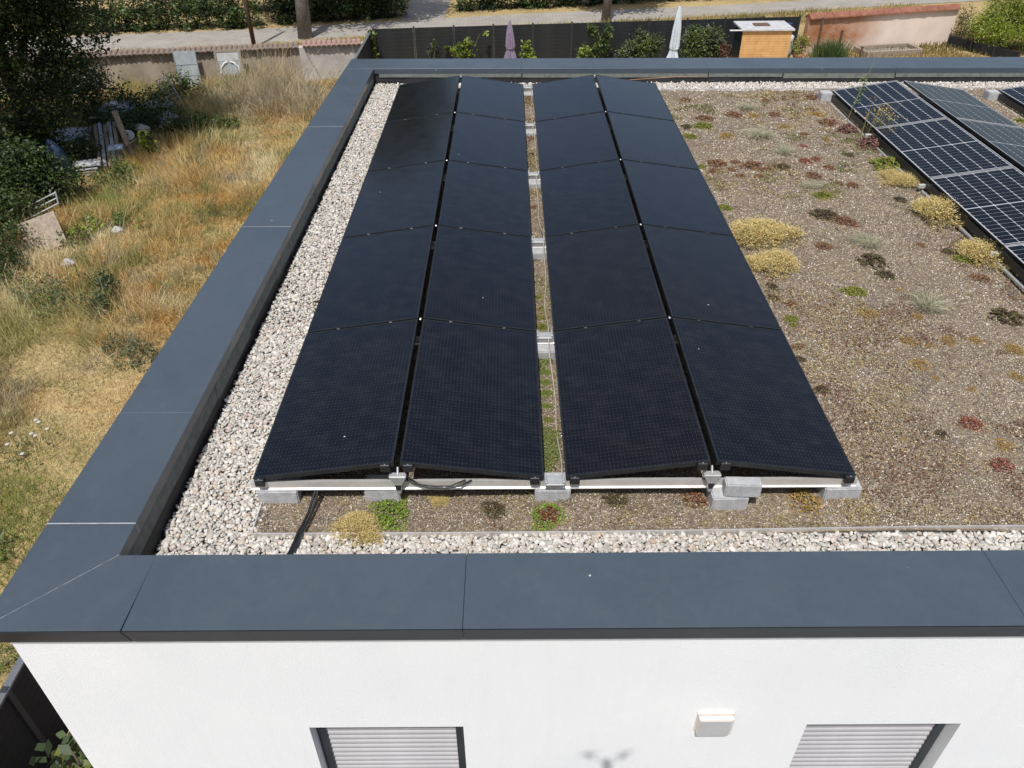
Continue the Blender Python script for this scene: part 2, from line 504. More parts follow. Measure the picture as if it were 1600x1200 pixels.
# ------------------------------------------------------------------ house
house = thing('house', 'white rendered flat roofed house with anthracite parapet coping', 'house', (0, 0, 0))
ZT = 0.08
XR = 13.5                                                # right end of the house
YN0, YN1 = -1.216, -0.703                                # near coping outer / inner
def xo(y): return -1.112 + 0.0168 * (y + 0.85)           # left coping outer line
def xi(y): return -0.570 + 0.0094 * (y + 0.70)           # left coping inner line
YF0, YF1 = 9.33, 9.93
def cop(poly, z1=ZT):
    return MB().prism(poly, 0.0, z1).build('coping_section', M['coping'], house, bev=0.002)
def copx(xl0, xl1, xr0, xr1):
    # near section: top sheet and a front fascia sloped back to darken it, with a drip edge
    prof = [(YN0, ZT), (YN0 + 0.050, -0.078), (YN0 + 0.055, -0.078), (YN0 + 0.056, -0.002), (YN1, -0.002), (YN1, ZT)]
    def xl(y): t = (y - YN0) / (YN1 - YN0); return xl0 + (xl1 - xl0) * t
    def xr(y): t = (y - YN0) / (YN1 - YN0); return xr0 + (xr1 - xr0) * t
    n = len(prof); m = MB()
    m.add([(xl(y), y, z) for y, z in prof] + [(xr(y), y, z) for y, z in prof],
          [tuple(range(n - 1, -1, -1)), tuple(range(n, 2 * n))] + [(i, (i + 1) % n, n + (i + 1) % n, n + i) for i in range(n)])
    o = m.build('coping_section', M['coping'], house, bev=0.003)
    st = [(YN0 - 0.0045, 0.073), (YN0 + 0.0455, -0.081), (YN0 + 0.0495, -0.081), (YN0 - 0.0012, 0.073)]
    MB().xprism(st, xl0 + 0.0005, xr0 - 0.0005).build('fascia_shade_strip', M['anthracite'], o)  # darker strip over the coping face, its shade put into the colour
    return o
G = 0.0009
def gapped(a, b): return a + G, b - G
# near run, mitred at the left corner
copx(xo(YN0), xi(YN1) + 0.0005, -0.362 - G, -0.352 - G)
joints = [-0.357, 1.441, 4.435, 7.43, 10.43, XR]
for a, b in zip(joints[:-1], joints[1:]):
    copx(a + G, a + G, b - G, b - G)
# left run
jl = [YN1, -0.455, 0.60, 3.60, 6.60, YF0]
cop([(xo(YN0), YN0 + 0.003), (xi(YN1) - 0.001, YN1 + 0.003), (xi(jl[1]), jl[1] - G - 0.0012), (xo(jl[1]), jl[1] - G)])
for a, b in zip(jl[1:-1], jl[2:]):
    cop([(xo(a), a + G), (xi(a), a + G), (xi(b), b - G), (xo(b), b - G)])
cop([(xo(YF0), YF0 + G), (xi(YF0), YF0 + G), (xo(YF1) + 0.005, YF1)])
# far run
jf = [None, 1.9, 4.9, 7.9, 10.9, XR]
cop([(xi(YF0) + 0.004, YF0), (1.9 - G, YF0 - 0.02), (1.9 - G, YF1 - 0.015), (xo(YF1) + 0.009, YF1)])
for a, b in zip(jf[1:-1], jf[2:]):
    cop([(a + G, YF0 - 0.012 * a), (b - G, YF0 - 0.012 * b), (b - G, YF1 - 0.015 * b / 2), (a + G, YF1 - 0.015 * a / 2)])
# pale sealant lines in two joints (the mitre and the first left joint)
sm = MB()
a = Vector((xo(YN0), YN0 + 0.0015)); b = Vector((xi(YN1), YN1 + 0.0015)); d = (b - a).normalized(); nn = Vector((-d.y, d.x)) * 0.0022
sm.prism([tuple(a + nn), tuple(a - nn), tuple(b - nn), tuple(b + nn)], 0.0, ZT + 0.0012)
sm.build('joint_sealant', pmat('grey_sealant', (0.10, 0.115, 0.13), (0.22, 0.24, 0.26), 30, 0.6), house)
sm = MB(); y = jl[1]
sm.prism([(xo(y), y - 0.004), (xi(y), y - 0.005), (xi(y), y + 0.002), (xo(y), y + 0.003)], 0.0, ZT + 0.0015)
sm.build('joint_sealant', M['seam'], house)
# inner upstand: slate-faced sheets above, black membrane below, piece by piece
ys = [YN1, 0.15, 1.05, 1.95, 2.9, 3.85, 4.8, 5.8, 6.8, 7.9, YF0]
for i, (a, b) in enumerate(zip(ys[:-1], ys[1:])):
    off = 0.012 + 0.004 * (i % 2)
    k = 0.012 * (i % 3)
    MB().prism([(xi(a) - 0.06, a + 0.002), (xi(a) + 0.0 - off, a + 0.002), (xi(b) - off, b + 0.012), (xi(b) - 0.06, b + 0.012)], -0.135 - k, -0.001).build('upstand_sheet', M['slate'], house)
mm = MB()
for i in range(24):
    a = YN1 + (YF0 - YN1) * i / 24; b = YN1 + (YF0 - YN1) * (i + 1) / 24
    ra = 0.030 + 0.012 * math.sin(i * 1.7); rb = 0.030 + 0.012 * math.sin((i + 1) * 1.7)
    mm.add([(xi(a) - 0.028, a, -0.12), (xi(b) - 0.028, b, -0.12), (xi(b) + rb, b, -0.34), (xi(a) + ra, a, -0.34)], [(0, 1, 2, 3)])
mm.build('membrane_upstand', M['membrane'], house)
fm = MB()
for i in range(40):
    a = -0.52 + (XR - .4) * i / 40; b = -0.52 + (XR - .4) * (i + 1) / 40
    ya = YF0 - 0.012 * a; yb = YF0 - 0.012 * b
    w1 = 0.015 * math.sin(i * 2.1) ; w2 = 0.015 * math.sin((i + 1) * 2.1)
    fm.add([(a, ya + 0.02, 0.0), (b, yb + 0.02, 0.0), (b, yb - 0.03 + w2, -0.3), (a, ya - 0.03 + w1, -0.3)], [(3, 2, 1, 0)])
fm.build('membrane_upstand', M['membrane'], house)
for a, b, z0 in [(-0.4, 1.9, -0.055), (1.92, 4.9, -0.06), (4.92, 6.1, -0.055), (6.12, 7.9, -0.075), (7.92, 11, -0.06)]:
    MB().prism([(a, YF0 - 0.012 * a - 0.004), (b, YF0 - 0.012 * b - 0.004), (b, YF0 - 0.012 * b + 0.03), (a, YF0 - 0.012 * a + 0.03)], z0, -0.001).build('upstand_sheet', M['slate'], house)
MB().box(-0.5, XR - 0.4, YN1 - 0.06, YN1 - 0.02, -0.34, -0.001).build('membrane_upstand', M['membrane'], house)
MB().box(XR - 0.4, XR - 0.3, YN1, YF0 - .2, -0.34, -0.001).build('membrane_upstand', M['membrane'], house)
# walls: front with two shutter openings, left, back, right
WY = -1.156; WX = -1.036
def wallbox(x0, x1, y0, y1, z0, z1): return MB().box(x0, x1, y0, y1, z0, z1)
fw = MB()
WIN = [(0.448, 1.398), (3.518, 4.470)]
zt, zb = -0.998, -2.35
xs = [WX, WIN[0][0], WIN[0][1], WIN[1][0], WIN[1][1], XR - 0.1]
fw.box(xs[0], xs[-1], WY, WY + 0.35, zt, -0.004)
for i in (0, 2, 4):
    fw.box(xs[i], xs[i + 1], WY, WY + 0.35, zb, zt)
fw.box(xs[0], xs[-1], WY, WY + 0.35, GZ - 0.2, zb)
bmw = fw.mesh('wall', M['render'])
bm = bmesh.new(); bm.from_mesh(bmw); bmesh.ops.remove_doubles(bm, verts=bm.verts, dist=1e-4)
bad = [f for f in bm.faces if sum(1 for g in bm.faces if g is not f and (g.calc_center_median() - f.calc_center_median()).length < 1e-4)]
bmesh.ops.delete(bm, geom=bad, context='FACES_ONLY'); bm.to_mesh(bmw); bm.free()
link('wall', bmw, house)
MB().prism([(WX, WY + 0.352), (WX + 0.35, WY + 0.352), (-0.52, YF1 - 0.06), (-0.86, YF1 - 0.06)], GZ - 0.2, -0.012).build('wall', M['render'], house)
MB().box(-0.515, XR - 0.1, YF1 - 0.42, YF1 - 0.14, GZ - 0.2, -0.32).build('wall', M['render'], house)
MB().box(XR - 0.35, XR - 0.1, WY + 0.36, YF1 - 0.5, GZ - 0.2, -0.32).build('wall', M['render'], house)
MB().box(WX - 0.004, XR - 0.1, WY - 0.004, WY - 0.0005, -0.112, -0.082).build('overhang_shade_strip', M['drip_shade'], house)  # grey strip that paints the shadow under the coping overhang
# roller shutters
slat_me = MB()
prof = [(0.0, 0.0), (-0.003, 0.003), (-0.008, 0.016), (-0.0095, 0.029), (-0.008, 0.042), (-0.003, 0.0525), (0.004, 0.0535), (0.004, 0.0)]
slat_me = slat_me.xprism(prof, 0.0, 1.0).mesh('slat', M['slat'])
for wi, (x0, x1) in enumerate(WIN):
    rs = link('roller_shutter', None, house, (x0, WY + 0.105, 0))
    rs.empty_display_size = 0.1
    wd = x1 - x0
    MB().box(0.002, 0.060, -0.022, 0.02, zb + 0.002, zt - 0.002).build('guide_rail', M['anthracite'], rs, bev=0.003)
    MB().box(wd - 0.060, wd - 0.002, -0.022, 0.02, zb + 0.002, zt - 0.002).build('guide_rail', M['anthracite'], rs, bev=0.003)
    for k in range(int((zt - zb) / 0.0555)):
        link('slat', slat_me, rs, (0.055, 0.0, zt - 0.057 - k * 0.0555), (0, 0, 0), (wd - 0.11, 1, 1))
    MB().box(0.002, wd - 0.002, 0.03, 0.05, zb + 0.002, zt - 0.002).build('backing_panel', M['anthracite'], rs)
# roof deck
rd = MB()
rd.add([(-0.62, YN1 - 0.06, roof_z(YN1) - 0.05), (XR - 0.3, YN1 - 0.06, roof_z(YN1) - 0.05), (XR - 0.3, YF0 + 0.05, roof_z(YF0) - 0.05), (-0.62, YF0 + 0.05, roof_z(YF0) - 0.05)], [(0, 1, 2, 3)])
rd.build('roof_deck', M['under_gravel'], house)

# wall lamp
lamp = thing('wall_lamp', 'square off white wall lamp on the white facade between the shutters', 'lamp', (2.935, WY, -0.945))
MB().box(-0.105, 0.105, -0.046, -0.0145, -0.085, 0.085).build('housing', M['lamp_body'], lamp, bev=0.004)
MB().box(-0.103, 0.088, -0.052, -0.0465, -0.090, 0.078).build('diffuser', M['lamp_glass'], lamp, bev=0.002)
MB().box(-0.112, 0.112, -0.014, -0.0005, -0.092, 0.099).build('back_plate', M['lamp_body'], lamp, bev=0.003)

# ------------------------------------------------------------------ roof bed: soil sheet, edging, gravel, chips
BX0, BY0, BY1 = 0.035, -0.283, 8.84
nx, ny = 130, 100
gx, gy = np.meshgrid(np.linspace(BX0, XR - 0.9, nx), np.linspace(BY0, BY1, ny))
gz = roof_z(gy) + 0.030 * (vnoise(gx, gy, 1.1, 1) - 0.5) + 0.016 * (vnoise(gx, gy, 4.0, 2) - 0.5) + 0.012 * (vnoise(gx, gy, 11.0, 3) - 0.5)
V = np.stack([gx, gy, gz], -1).reshape(-1, 3)
idx = np.arange(nx * ny).reshape(ny, nx)
F = np.stack([idx[:-1, :-1], idx[:-1, 1:], idx[1:, 1:], idx[1:, :-1]], -1).reshape(-1, 4)
tag(link('roof_soil', npmesh('roof_soil', V, F, M['soil'], smooth=True)), kind='structure')
def soil_z(x, y):
    return roof_z(y) + 0.030 * (vnoise(x, y, 1.1, 1) - 0.5) + 0.016 * (vnoise(x, y, 4.0, 2) - 0.5) + 0.012 * (vnoise(x, y, 11.0, 3) - 0.5)

# edging profile round the bed
ed = thing('edging_profile', 'thin aluminium edging between soil bed and pebble strip', 'edging', (0, 0, 0))
def edge_run(pts):
    m = MB()
    for (xa, ya), (xb, yb) in zip(pts[:-1], pts[1:]):
        d = Vector((xb - xa, yb - ya)).normalized(); n = Vector((-d.y, d.x)) * 0.0035
        za = roof_z(ya); zb_ = roof_z(yb)
        P4 = [(xa - n.x, ya - n.y), (xb - n.x, yb - n.y), (xb + n.x, yb + n.y), (xa + n.x, ya + n.y)]
        zs = [za, zb_, zb_, za]
        m.add([(x, y, z - 0.05) for (x, y), z in zip(P4, zs)] + [(x, y, z + 0.022) for (x, y), z in zip(P4, zs)],
              [(3, 2, 1, 0), (4, 5, 6, 7), (0, 1, 5, 4), (1, 2, 6, 5), (2, 3, 7, 6), (3, 0, 4, 7)])
    return m
edge_run([(0.03, -0.288), (0.9, -0.291), (2.1, -0.289)]).build('edging_strip', M['alu'], ed)
edge_run([(2.104, -0.290), (3.4, -0.274), (4.3, -0.262), (5.2, -0.258), (8, -0.27)]).build('edging_strip', M['alu'], ed)
edge_run([(0.028, -0.284), (0.024, 0.1), (0.03, 3), (0.03, 8.84)]).build('edging_strip', M['alu'], ed)
edge_run([(0.03, 8.846), (5, 8.85), (12, 8.84)]).build('edging_strip', M['alu'], ed)

def ico(sub):
    bm = bmesh.new(); bmesh.ops.create_icosphere(bm, subdivisions=sub, radius=1.0)
    V = np.array([v.co[:] for v in bm.verts]); F = np.array([[v.index for v in f.verts] for f in bm.faces])
    bm.free(); return V, F
ICO1, ICO2 = ico(1), ico(2)

def rand_rot(n, tilt=1.0):
    a = rng.uniform(0, 2 * np.pi, n); b = rng.normal(0, 0.45, n) * tilt; c = rng.normal(0, 0.45, n) * tilt
    ca, sa, cb, sb, cc, sc = np.cos(a), np.sin(a), np.cos(b), np.sin(b), np.cos(c), np.sin(c)
    R = np.zeros((n, 3, 3))
    R[:, 0, 0] = ca * cb; R[:, 0, 1] = ca * sb * sc - sa * cc; R[:, 0, 2] = ca * sb * cc + sa * sc
    R[:, 1, 0] = sa * cb; R[:, 1, 1] = sa * sb * sc + ca * cc; R[:, 1, 2] = sa * sb * cc - ca * sc
    R[:, 2, 0] = -sb; R[:, 2, 1] = cb * sc; R[:, 2, 2] = cb * cc
    return R

PAL = np.array([(0.60, 0.57, 0.52), (0.68, 0.66, 0.62), (0.50, 0.47, 0.42), (0.40, 0.39, 0.37), (0.30, 0.30, 0.29), (0.55, 0.47, 0.37),
                (0.47, 0.37, 0.29), (0.56, 0.45, 0.40), (0.40, 0.41, 0.38), (0.74, 0.72, 0.69), (0.24, 0.22, 0.20), (0.42, 0.27, 0.19)]) * np.array([1.04, 1.02, 0.98])
PAL = PAL * 0.68 + np.array([0.52, 0.49, 0.45]) * 0.32
PW = np.array([.24, .18, .18, .10, .025, .10, .03, .04, .05, .07, .006, .006]); PW = PW / PW.sum()

def stones(x, y, z, size, base, pal=PAL, pw=PW, flat=0.62):
    n = len(x); BV, BF = base
    sc = size[:, None] * np.stack([rng.uniform(0.9, 1.45, n), rng.uniform(0.7, 1.0, n), rng.uniform(flat - .15, flat + .15, n)], 1)
    # lumpy variants
    var = [BV * (1 + 0.16 * np.sin(BV @ rng.normal(0, 2.2, 3) + rng.uniform(0, 6)) + 0.10 * np.sin(BV @ rng.normal(0, 3.5, 3)))[:, None] for _ in range(9)]
    var = np.array(var)[rng.integers(0, 9, n)]
    P = np.einsum('nij,nvj->nvi', rand_rot(n), var * sc[:, None, :])
    P += np.stack([x, y, z], 1)[:, None, :]
    nv = len(BV)
    F = (BF[None] + (np.arange(n) * nv)[:, None, None]).reshape(-1, 3)
    c = pal[rng.choice(len(pal), n, p=pw)] * rng.uniform(0.82, 1.1, (n, 1))
    return P.reshape(-1, 3), F, np.repeat(c, nv, 0)

def jgrid(x0, x1, y0, y1, pitch):
    xs = np.arange(x0, x1, pitch); ys = np.arange(y0, y1, pitch)
    X, Y = np.meshgrid(xs, ys); X = X.ravel() + rng.uniform(-.55, .55, X.size) * pitch; Y = Y.ravel() + rng.uniform(-.55, .55, Y.size) * pitch
    return X, Y

def merge(parts):
    Vs, Fs, Cs, o = [], [], [], 0
    for V, F, C in parts:
        Vs.append(V); Fs.append(F + o); Cs.append(C); o += len(V)
    return np.concatenate(Vs), np.concatenate(Fs), np.concatenate(Cs)

parts = []
def gravel(x0, x1, y0, y1, pitch, s0, s1, base):
    for lay in range(2):
        X, Y = jgrid(x0, x1, y0, y1, pitch)
        k = (X > xi(Y) + 0.02) & (Y > YN1 + 0.03) & (Y < YF0 - 0.05)
        k &= ~((X > 0.06) & (Y > -0.272 + 0.005) & (Y < 8.82))
        X, Y = X[k], Y[k]
        parts.append(stones(X, Y, roof_z(Y) - 0.022 + lay * 0.014 + rng.uniform(-.006, .008, len(X)), rng.uniform(s0, s1, len(X)) * rng.choice([.75, 1, 1, 1.1, 1.5], len(X)), base))
gravel(-0.62, 0.10, -0.70, 2.2, 0.0235, 0.0098, 0.0155, ICO2)
gravel(0.10, 5.6, -0.62, -0.28, 0.0245, 0.0102, 0.0168, ICO2)
gravel(-0.62, 0.10, 2.2, 9.3, 0.028, 0.012, 0.018, ICO1)
gravel(0.10, 11.2, 8.83, 9.32, 0.032, 0.014, 0.021, ICO1)
gravel(5.6, 9.0, -0.68, -0.26, 0.032, 0.014, 0.02, ICO1)
V, F, C = merge(parts)
tag(link('roof_gravel', npmesh('roof_gravel', V, F, M['pebble'], C, True)), 'rounded pale river pebbles in the strip along the parapet', 'gravel', kind='stuff')

# mineral chips on the soil
TET = (np.array([(1, 0.2, -.5), (-.7, .8, -.4), (-.5, -.9, -.45), (.05, .05, .75)]), np.array([(0, 1, 3), (1, 2, 3), (2, 0, 3), (0, 2, 1)]))
CPAL = np.array([(0.56, 0.50, 0.41), (0.44, 0.375, 0.30), (0.28, 0.22, 0.17), (0.12, 0.092, 0.074), (0.30, 0.21, 0.15), (0.68, 0.63, 0.55), (0.19, 0.165, 0.145), (0.40, 0.32, 0.16)])
CW = np.array([.12, .18, .24, .13, .11, .035, .10, .085]); CW = CW / CW.sum()
parts = []
def chips(x0, x1, y0, y1, pitch, s0, s1):
    X, Y = jgrid(x0, x1, y0, y1, pitch)
    k = (X > BX0 + 0.02) & (Y > -0.25) & (Y < BY1 - 0.02)
    u, v = screen_np(X, Y)
    k &= (u < 2500)
    far_ = u > 1650
    k &= ~far_ | (rng.random(len(X)) < .35)
    keep = vnoise(X, Y, 2.3, 5) * 0.6 + vnoise(X, Y, 7.0, 6) * 0.4
    k &= rng.random(len(X)) < 0.45 + 0.9 * keep
    X, Y = X[k], Y[k]
    parts.append(stones(X, Y, soil_z(X, Y) + 0.001, rng.uniform(s0, s1, len(X)) * rng.choice([.7, 1, 1, 1.5], len(X)), TET, CPAL, CW, 0.55))
def screen_np(X, Y):
    d = np.stack([X, Y, roof_z(Y)], 1) - CAM; z = d @ CF
    return 800 + FPX * (d @ CR) / z, 600 - FPX * (d @ CU) / z
chips(0.03, 4.2, -0.28, 0.45, 0.0105, 0.0045, 0.0085)
chips(3.8, 8.5, -0.28, 2.4, 0.0112, 0.0048, 0.0095)
chips(3.8, 7.2, 2.4, 4.8, 0.0155, 0.0060, 0.0115)
chips(3.8, 7.4, 4.8, 8.84, 0.0215, 0.0078, 0.0150)
chips(8.3, 10.6, 4.5, 8.84, 0.03, 0.010, 0.018)
chips(7.2, 11.0, 2.4, 4.5, 0.034, 0.010, 0.018)
chips(1.86, 2.15, 0.4, 8.84, 0.020, 0.006, 0.011)
V, F, C = merge(parts)
tag(link('soil_chips', npmesh('soil_chips', V, F, M['chip'], C)), 'crushed brick and pumice chips strewn over the roof bed', 'chips', kind='stuff')

# ------------------------------------------------------------------ black solar arrays
PW_, PH, GAP, PIT = 0.9587, 0.1378, 0.1421, 1.75
TILT = math.atan2(PH, PW_); SLOPE = math.hypot(PW_, PH) - 0.022; LEN = PIT - 0.022
T = 0.034
fr = MB(); fw_ = 0.011
fr.box(0, SLOPE, 0, fw_, -T, 0.0); fr.box(0, SLOPE, LEN - fw_, LEN, -T, 0.0)
fr.box(0, fw_, fw_, LEN - fw_, -T, 0.0); fr.box(SLOPE - fw_, SLOPE, fw_, LEN - fw_, -T, 0.0)
frame_me = fr.mesh('frame', M['black_frame'])
glass_me = MB().box(fw_, SLOPE - fw_, fw_, LEN - fw_, -0.010, -0.0018).mesh('cell_sheet', M['black_glass'])
ORD = ['first', 'second', 'third', 'fourth', 'fifth', 'sixth', 'seventh', 'eighth', 'ninth', 'tenth', 'eleventh', 'twelfth', 'thirteenth', 'fourteenth', 'fifteenth',
       'sixteenth', 'seventeenth', 'eighteenth', 'nineteenth', 'twentieth'] + ['twenty-' + x for x in ('first', 'second', 'third', 'fourth', 'fifth', 'sixth', 'seventh', 'eighth', 'ninth')] + ['thirtieth']
ROWN = ['nearest row', 'second row from the front', 'middle row', 'fourth row from the front', 'farthest row']
COLN = ['leftmost column', 'second column from left', 'third column from left', 'rightmost column']
X0 = [0.0, PW_, 2 * PW_ + GAP, 3 * PW_ + GAP]
for c in range(4):
    for r in range(5):
        left = c % 2 == 0
        o = thing('solar_panel', 'black solar panel, %s, %s' % (ROWN[r], COLN[c]), 'solar panel',
                  (X0[c] if left else X0[c] + 0.022 * math.cos(TILT), r * PIT + 0.011, 0.0 if left else PH - 0.022 * math.sin(TILT)), 0, 'black solar panels of the twin ridge array')
        o.rotation_euler = (0, -TILT if left else TILT, 0)
        link('frame', frame_me, o)
        link('cell_sheet', glass_me, o)

# mounting rails with ridge brackets, gap plates and clamps
XEND = 4 * PW_ + GAP
rail_prof = [(-0.022, -0.118), (0.022, -0.118), (0.022, -0.110), (0.016, -0.106), (0.016, -0.054), (-0.012, -0.050), (-0.012, -0.104), (-0.022, -0.110)]
brk = MB()
brk.yprism([(-0.055, 0.052), (0.055, 0.052), (0.058, 0.044), (0.026, -0.018), (0.014, -0.10), (-0.014, -0.10), (-0.026, -0.018), (-0.058, 0.044)], -0.035, 0.010)
brk_me = brk.mesh('ridge_bracket', M['alu_dull'], bev=0.003)
hol = MB().yprism([(-0.022, -0.022), (0.022, -0.022), (0.012, -0.07), (-0.012, -0.07)], -0.0365, -0.030).mesh('bracket_slot', M['plastic'])
lip = MB().yprism([(-0.046, 0.044), (0.046, 0.044), (0.022, -0.004), (-0.022, -0.004)], -0.0365, -0.031).mesh('bracket_recess', M['steel'])
bolt_me = MB().tube([(0, 0.0, 0.05), (0, 0.035, 0.092)], 0.0085, 8).mesh('bolt', M['steel'])
bolt2_me = MB().box(-0.008, 0.008, -0.014, 0.014, 0.120, 0.134).mesh('bolt', M['steel'], bev=0.003)
clamp_me = MB().box(-0.032, 0.032, -0.022, 0.006, -0.058, 0.004).mesh('clamp', M['plastic'], bev=0.004)
scr_me = MB().lathe([(0.0045, 0.0), (0.0045, 0.004)], n=8).mesh('clamp_screw', M['steel'])
plate = MB().box(-0.066, 0.066, -0.045, 0.045, -0.048, -0.036).box(-0.066, -0.052, -0.045, 0.045, -0.036, -0.012).box(0.052, 0.066, -0.045, 0.045, -0.036, -0.012)
plate_me = plate.mesh('gap_plate', M['alu_dull'], bev=0.002)
jclamp_me = MB().box(-0.014, 0.014, -0.010, 0.010, -0.03, 0.002).mesh('joint_clamp', M['black_frame'], bev=0.002)
for i in range(6):
    y = i * PIT + (0.035 if i == 0 else (-0.03 if i == 5 else 0))
    o = thing('mounting_rail', ('front aluminium mounting rail across both black arrays' if i == 0 else
              'aluminium cross rail under the %s panel joint of the black arrays' % (ORD[i - 1] if i < 5 else 'farthest')), 'rail', (0, y, 0), 0, 'cross rails of the black arrays')
    MB().xprism(rail_prof, -0.03, XEND + 0.03).build('rail', M['alu'], o)
    for xr_ in (PW_, 3 * PW_ + GAP):
        if i == 0:
            b = link('ridge_bracket', brk_me, o, (xr_, -0.028, -0.012))
            link('bracket_slot', hol, b); link('bracket_recess', lip, b); link('bolt', bolt_me, b, (0, -0.01, -0.006))
        else:
            link('bolt', bolt2_me, o, (xr_, 0.0, 0.002))
    link('gap_plate', plate_me, o, (2 * PW_ + GAP / 2, 0.0 if i else -0.02, 0.0))
    if i == 0:
        for xc, zc in ((0.045, 0.0), (PW_ - 0.075, PH - 0.012), (PW_ + 0.075, PH - 0.012), (2 * PW_ - 0.06, 0.004), (2 * PW_ + GAP + 0.06, 0.004), (3 * PW_ + GAP - 0.075, PH - 0.012), (3 * PW_ + GAP + 0.075, PH - 0.012), (XEND - 0.045, 0.0)):
            q = link('clamp', clamp_me, o, (xc, -0.030, zc + 0.002))
            link('clamp_screw', scr_me, q, (0, -0.016, 0.004))
    elif i < 5:
        for xa in (0, 2 * PW_ + GAP):
            for t_ in (0.28, 0.74):
                link('joint_clamp', jclamp_me, o, (xa + PW_ * t_, 0, PH * t_ + 0.002))
                link('joint_clamp', jclamp_me, o, (xa + PW_ * (2 - t_), 0, PH * t_ + 0.002))

# concrete ballast blocks
def block(x0, x1, y0, y1, z0, z1, label, rz=0.0):
    m = MB().box(-(x1 - x0) / 2, (x1 - x0) / 2, -(y1 - y0) / 2, (y1 - y0) / 2, 0, z1 - z0)
    o = m.build('concrete_block', M['concrete'], None, bev=0.008, seg=2, loc=((x0 + x1) / 2, (y0 + y1) / 2, z0), rot=(0, 0, rz))
    tag(o, label, 'block', 'concrete ballast blocks')
block(0.0, 0.27, 0.0, 0.16, -0.235, -0.1185, 'concrete block under the left end of the front rail', 0.02)
block(0.715, 0.955, 0.015, 0.17, -0.235, -0.1185, 'concrete block behind the bright green sedum mat', -0.02)
block(1.86, 2.10, 0.0, 0.18, -0.235, -0.1185, 'concrete block under the gap plate at the front of the black arrays')
block(3.03, 3.27, -0.085, 0.10, -0.235, -0.1185, 'lower of two stacked concrete blocks at the right ridge bracket', 0.03)
block(3.105, 3.34, -0.078, 0.01, -0.117, -0.005, 'upper concrete block lying on the front rail beside the right bracket', -0.04)
block(3.80, 4.05, 0.0, 0.17, -0.235, -0.1185, 'concrete block under the right end of the front rail', 0.02)
for i in range(1, 6):
    y = i * PIT - (0.03 if i == 5 else 0)
    block(1.895, 2.075, y - 0.13, y + 0.09, roof_z(y) - 0.02, -0.1195, 'concrete block in the gap between the black arrays at the %s' % (['first joint from the front', 'second joint from the front', 'third joint from the front', 'fourth joint from the front', 'far end'][i - 1]))

# cables
cb = thing('power_cable', 'pair of black power cables running from the front rail to the parapet', 'cable', (0.38, -0.2, -0.2))
def path(f, n=22): return [f(i / (n - 1)) for i in range(n)]
for k, off in enumerate((0.0, 0.022)):
    pts = [(0.395 + off * .6, 0.10, -0.135), (0.392 + off * .7, 0.03, -0.125), (0.380 + off, -0.03, -0.150), (0.366 + off, -0.12, -0.185), (0.350 + off, -0.22, -0.188), (0.335 + off, -0.29, -0.182), (0.322 + off * .7, -0.40, -0.190), (0.300 + off * .6, -0.52, -0.19), (0.285 + off, -0.66, -0.18)]
    pts = [(x - 0.38, y + 0.2, z + 0.2) for x, y, z in pts]
    MB().tube(pts, 0.0095, 8).build('cable', M['plastic'], cb, smooth=True)
cl = thing('cable_loop', 'black cable sagging under the panel right of the left bracket', 'cable', (1.2, 0.0, -0.05))
MB().tube([(-0.20, 0.02, 0.035), (-0.14, 0.0, 0.005), (-0.05, -0.012, -0.022), (0.06, -0.014, -0.028), (0.16, -0.006, -0.018), (0.24, 0.02, 0.012)], 0.007, 8).build('cable', M['plastic'], cl, smooth=True)
MB().tube([(-0.18, 0.03, 0.028), (-0.10, 0.0, -0.006), (0.0, -0.01, -0.012), (0.10, -0.008, -0.014), (0.2, 0.015, 0.02)], 0.005, 8).build('cable', M['plastic'], cl, smooth=True)
cdp = []
for i in range(60):
    y = 0.05 + 8.7 * i / 59
    xx = 2.035 + 0.014 * math.sin(y * 2.3) + 0.008 * math.sin(y * 7)
    near = min(abs(y - k * PIT) for k in range(6))
    z = max(soil_z(np.array([xx]), np.array([y]))[0] + 0.01, -0.030 - 0.22 * near * 1.2)
    cdp.append((xx, y, z))
tag(MB().tube(cdp, 0.0055, 6).build('lightning_cord', M['cord'], smooth=True), 'thin pale cord lying along the gap between the black arrays', 'cord')
tag(MB().tube([(2.9, 9.22, -0.02), (3.2, 9.20, -0.045), (3.6, 9.18, -0.07), (4.0, 9.19, -0.05), (4.4, 9.2, -0.03), (4.9, 9.23, -0.03)], 0.005, 6).build('copper_wire', M['copper'], smooth=True), 'orange copper wire hanging along the far parapet', 'wire')

# ------------------------------------------------------------------ silver framed arrays on the right
CY = 8.36; CP = 1.70; CEX = 6.60; CRX = 7.545; CRZ = 0.14
CS = math.hypot(CRX - CEX, CRZ) - 0.012; CL = CP - 0.02; CT = math.atan2(CRZ, CRX - CEX)
f2 = MB(); ff = 0.012
f2.box(0, CS, 0, ff, -0.035, 0); f2.box(0, CS, CL - ff, CL, -0.035, 0); f2.box(0, ff, ff, CL - ff, -0.035, 0); f2.box(CS - ff, CS, ff, CL - ff, -0.035, 0)
frame2_me = f2.mesh('frame', M['black_frame'])
f3 = MB(); f3.box(0, CS, 0, .009, .0003, .0035).box(0, CS, CL - .009, CL, .0003, .0035).box(0, .009, .0095, CL - .0095, .0003, .0035).box(CS - .009, CS, .0095, CL - .0095, .0003, .0035)
trim_me = f3.mesh('frame_trim', M['silver_frame'])
back_me = MB().box(ff, CS - ff, ff, CL - ff, -0.009, -0.0045).mesh('backsheet', M['backsheet'])
cwid = (CS - 2 * ff - 0.012) / 6; chei = (CL - 2 * ff - 0.03) / 20
def cell_poly():
    a, b, c = cwid - 0.0075, chei - 0.0052, 0.010
    return [(c, 0), (a - c, 0), (a, c * .7), (a, b - c * .7), (a - c, b), (c, b), (0, b - c * .7), (0, c * .7)]
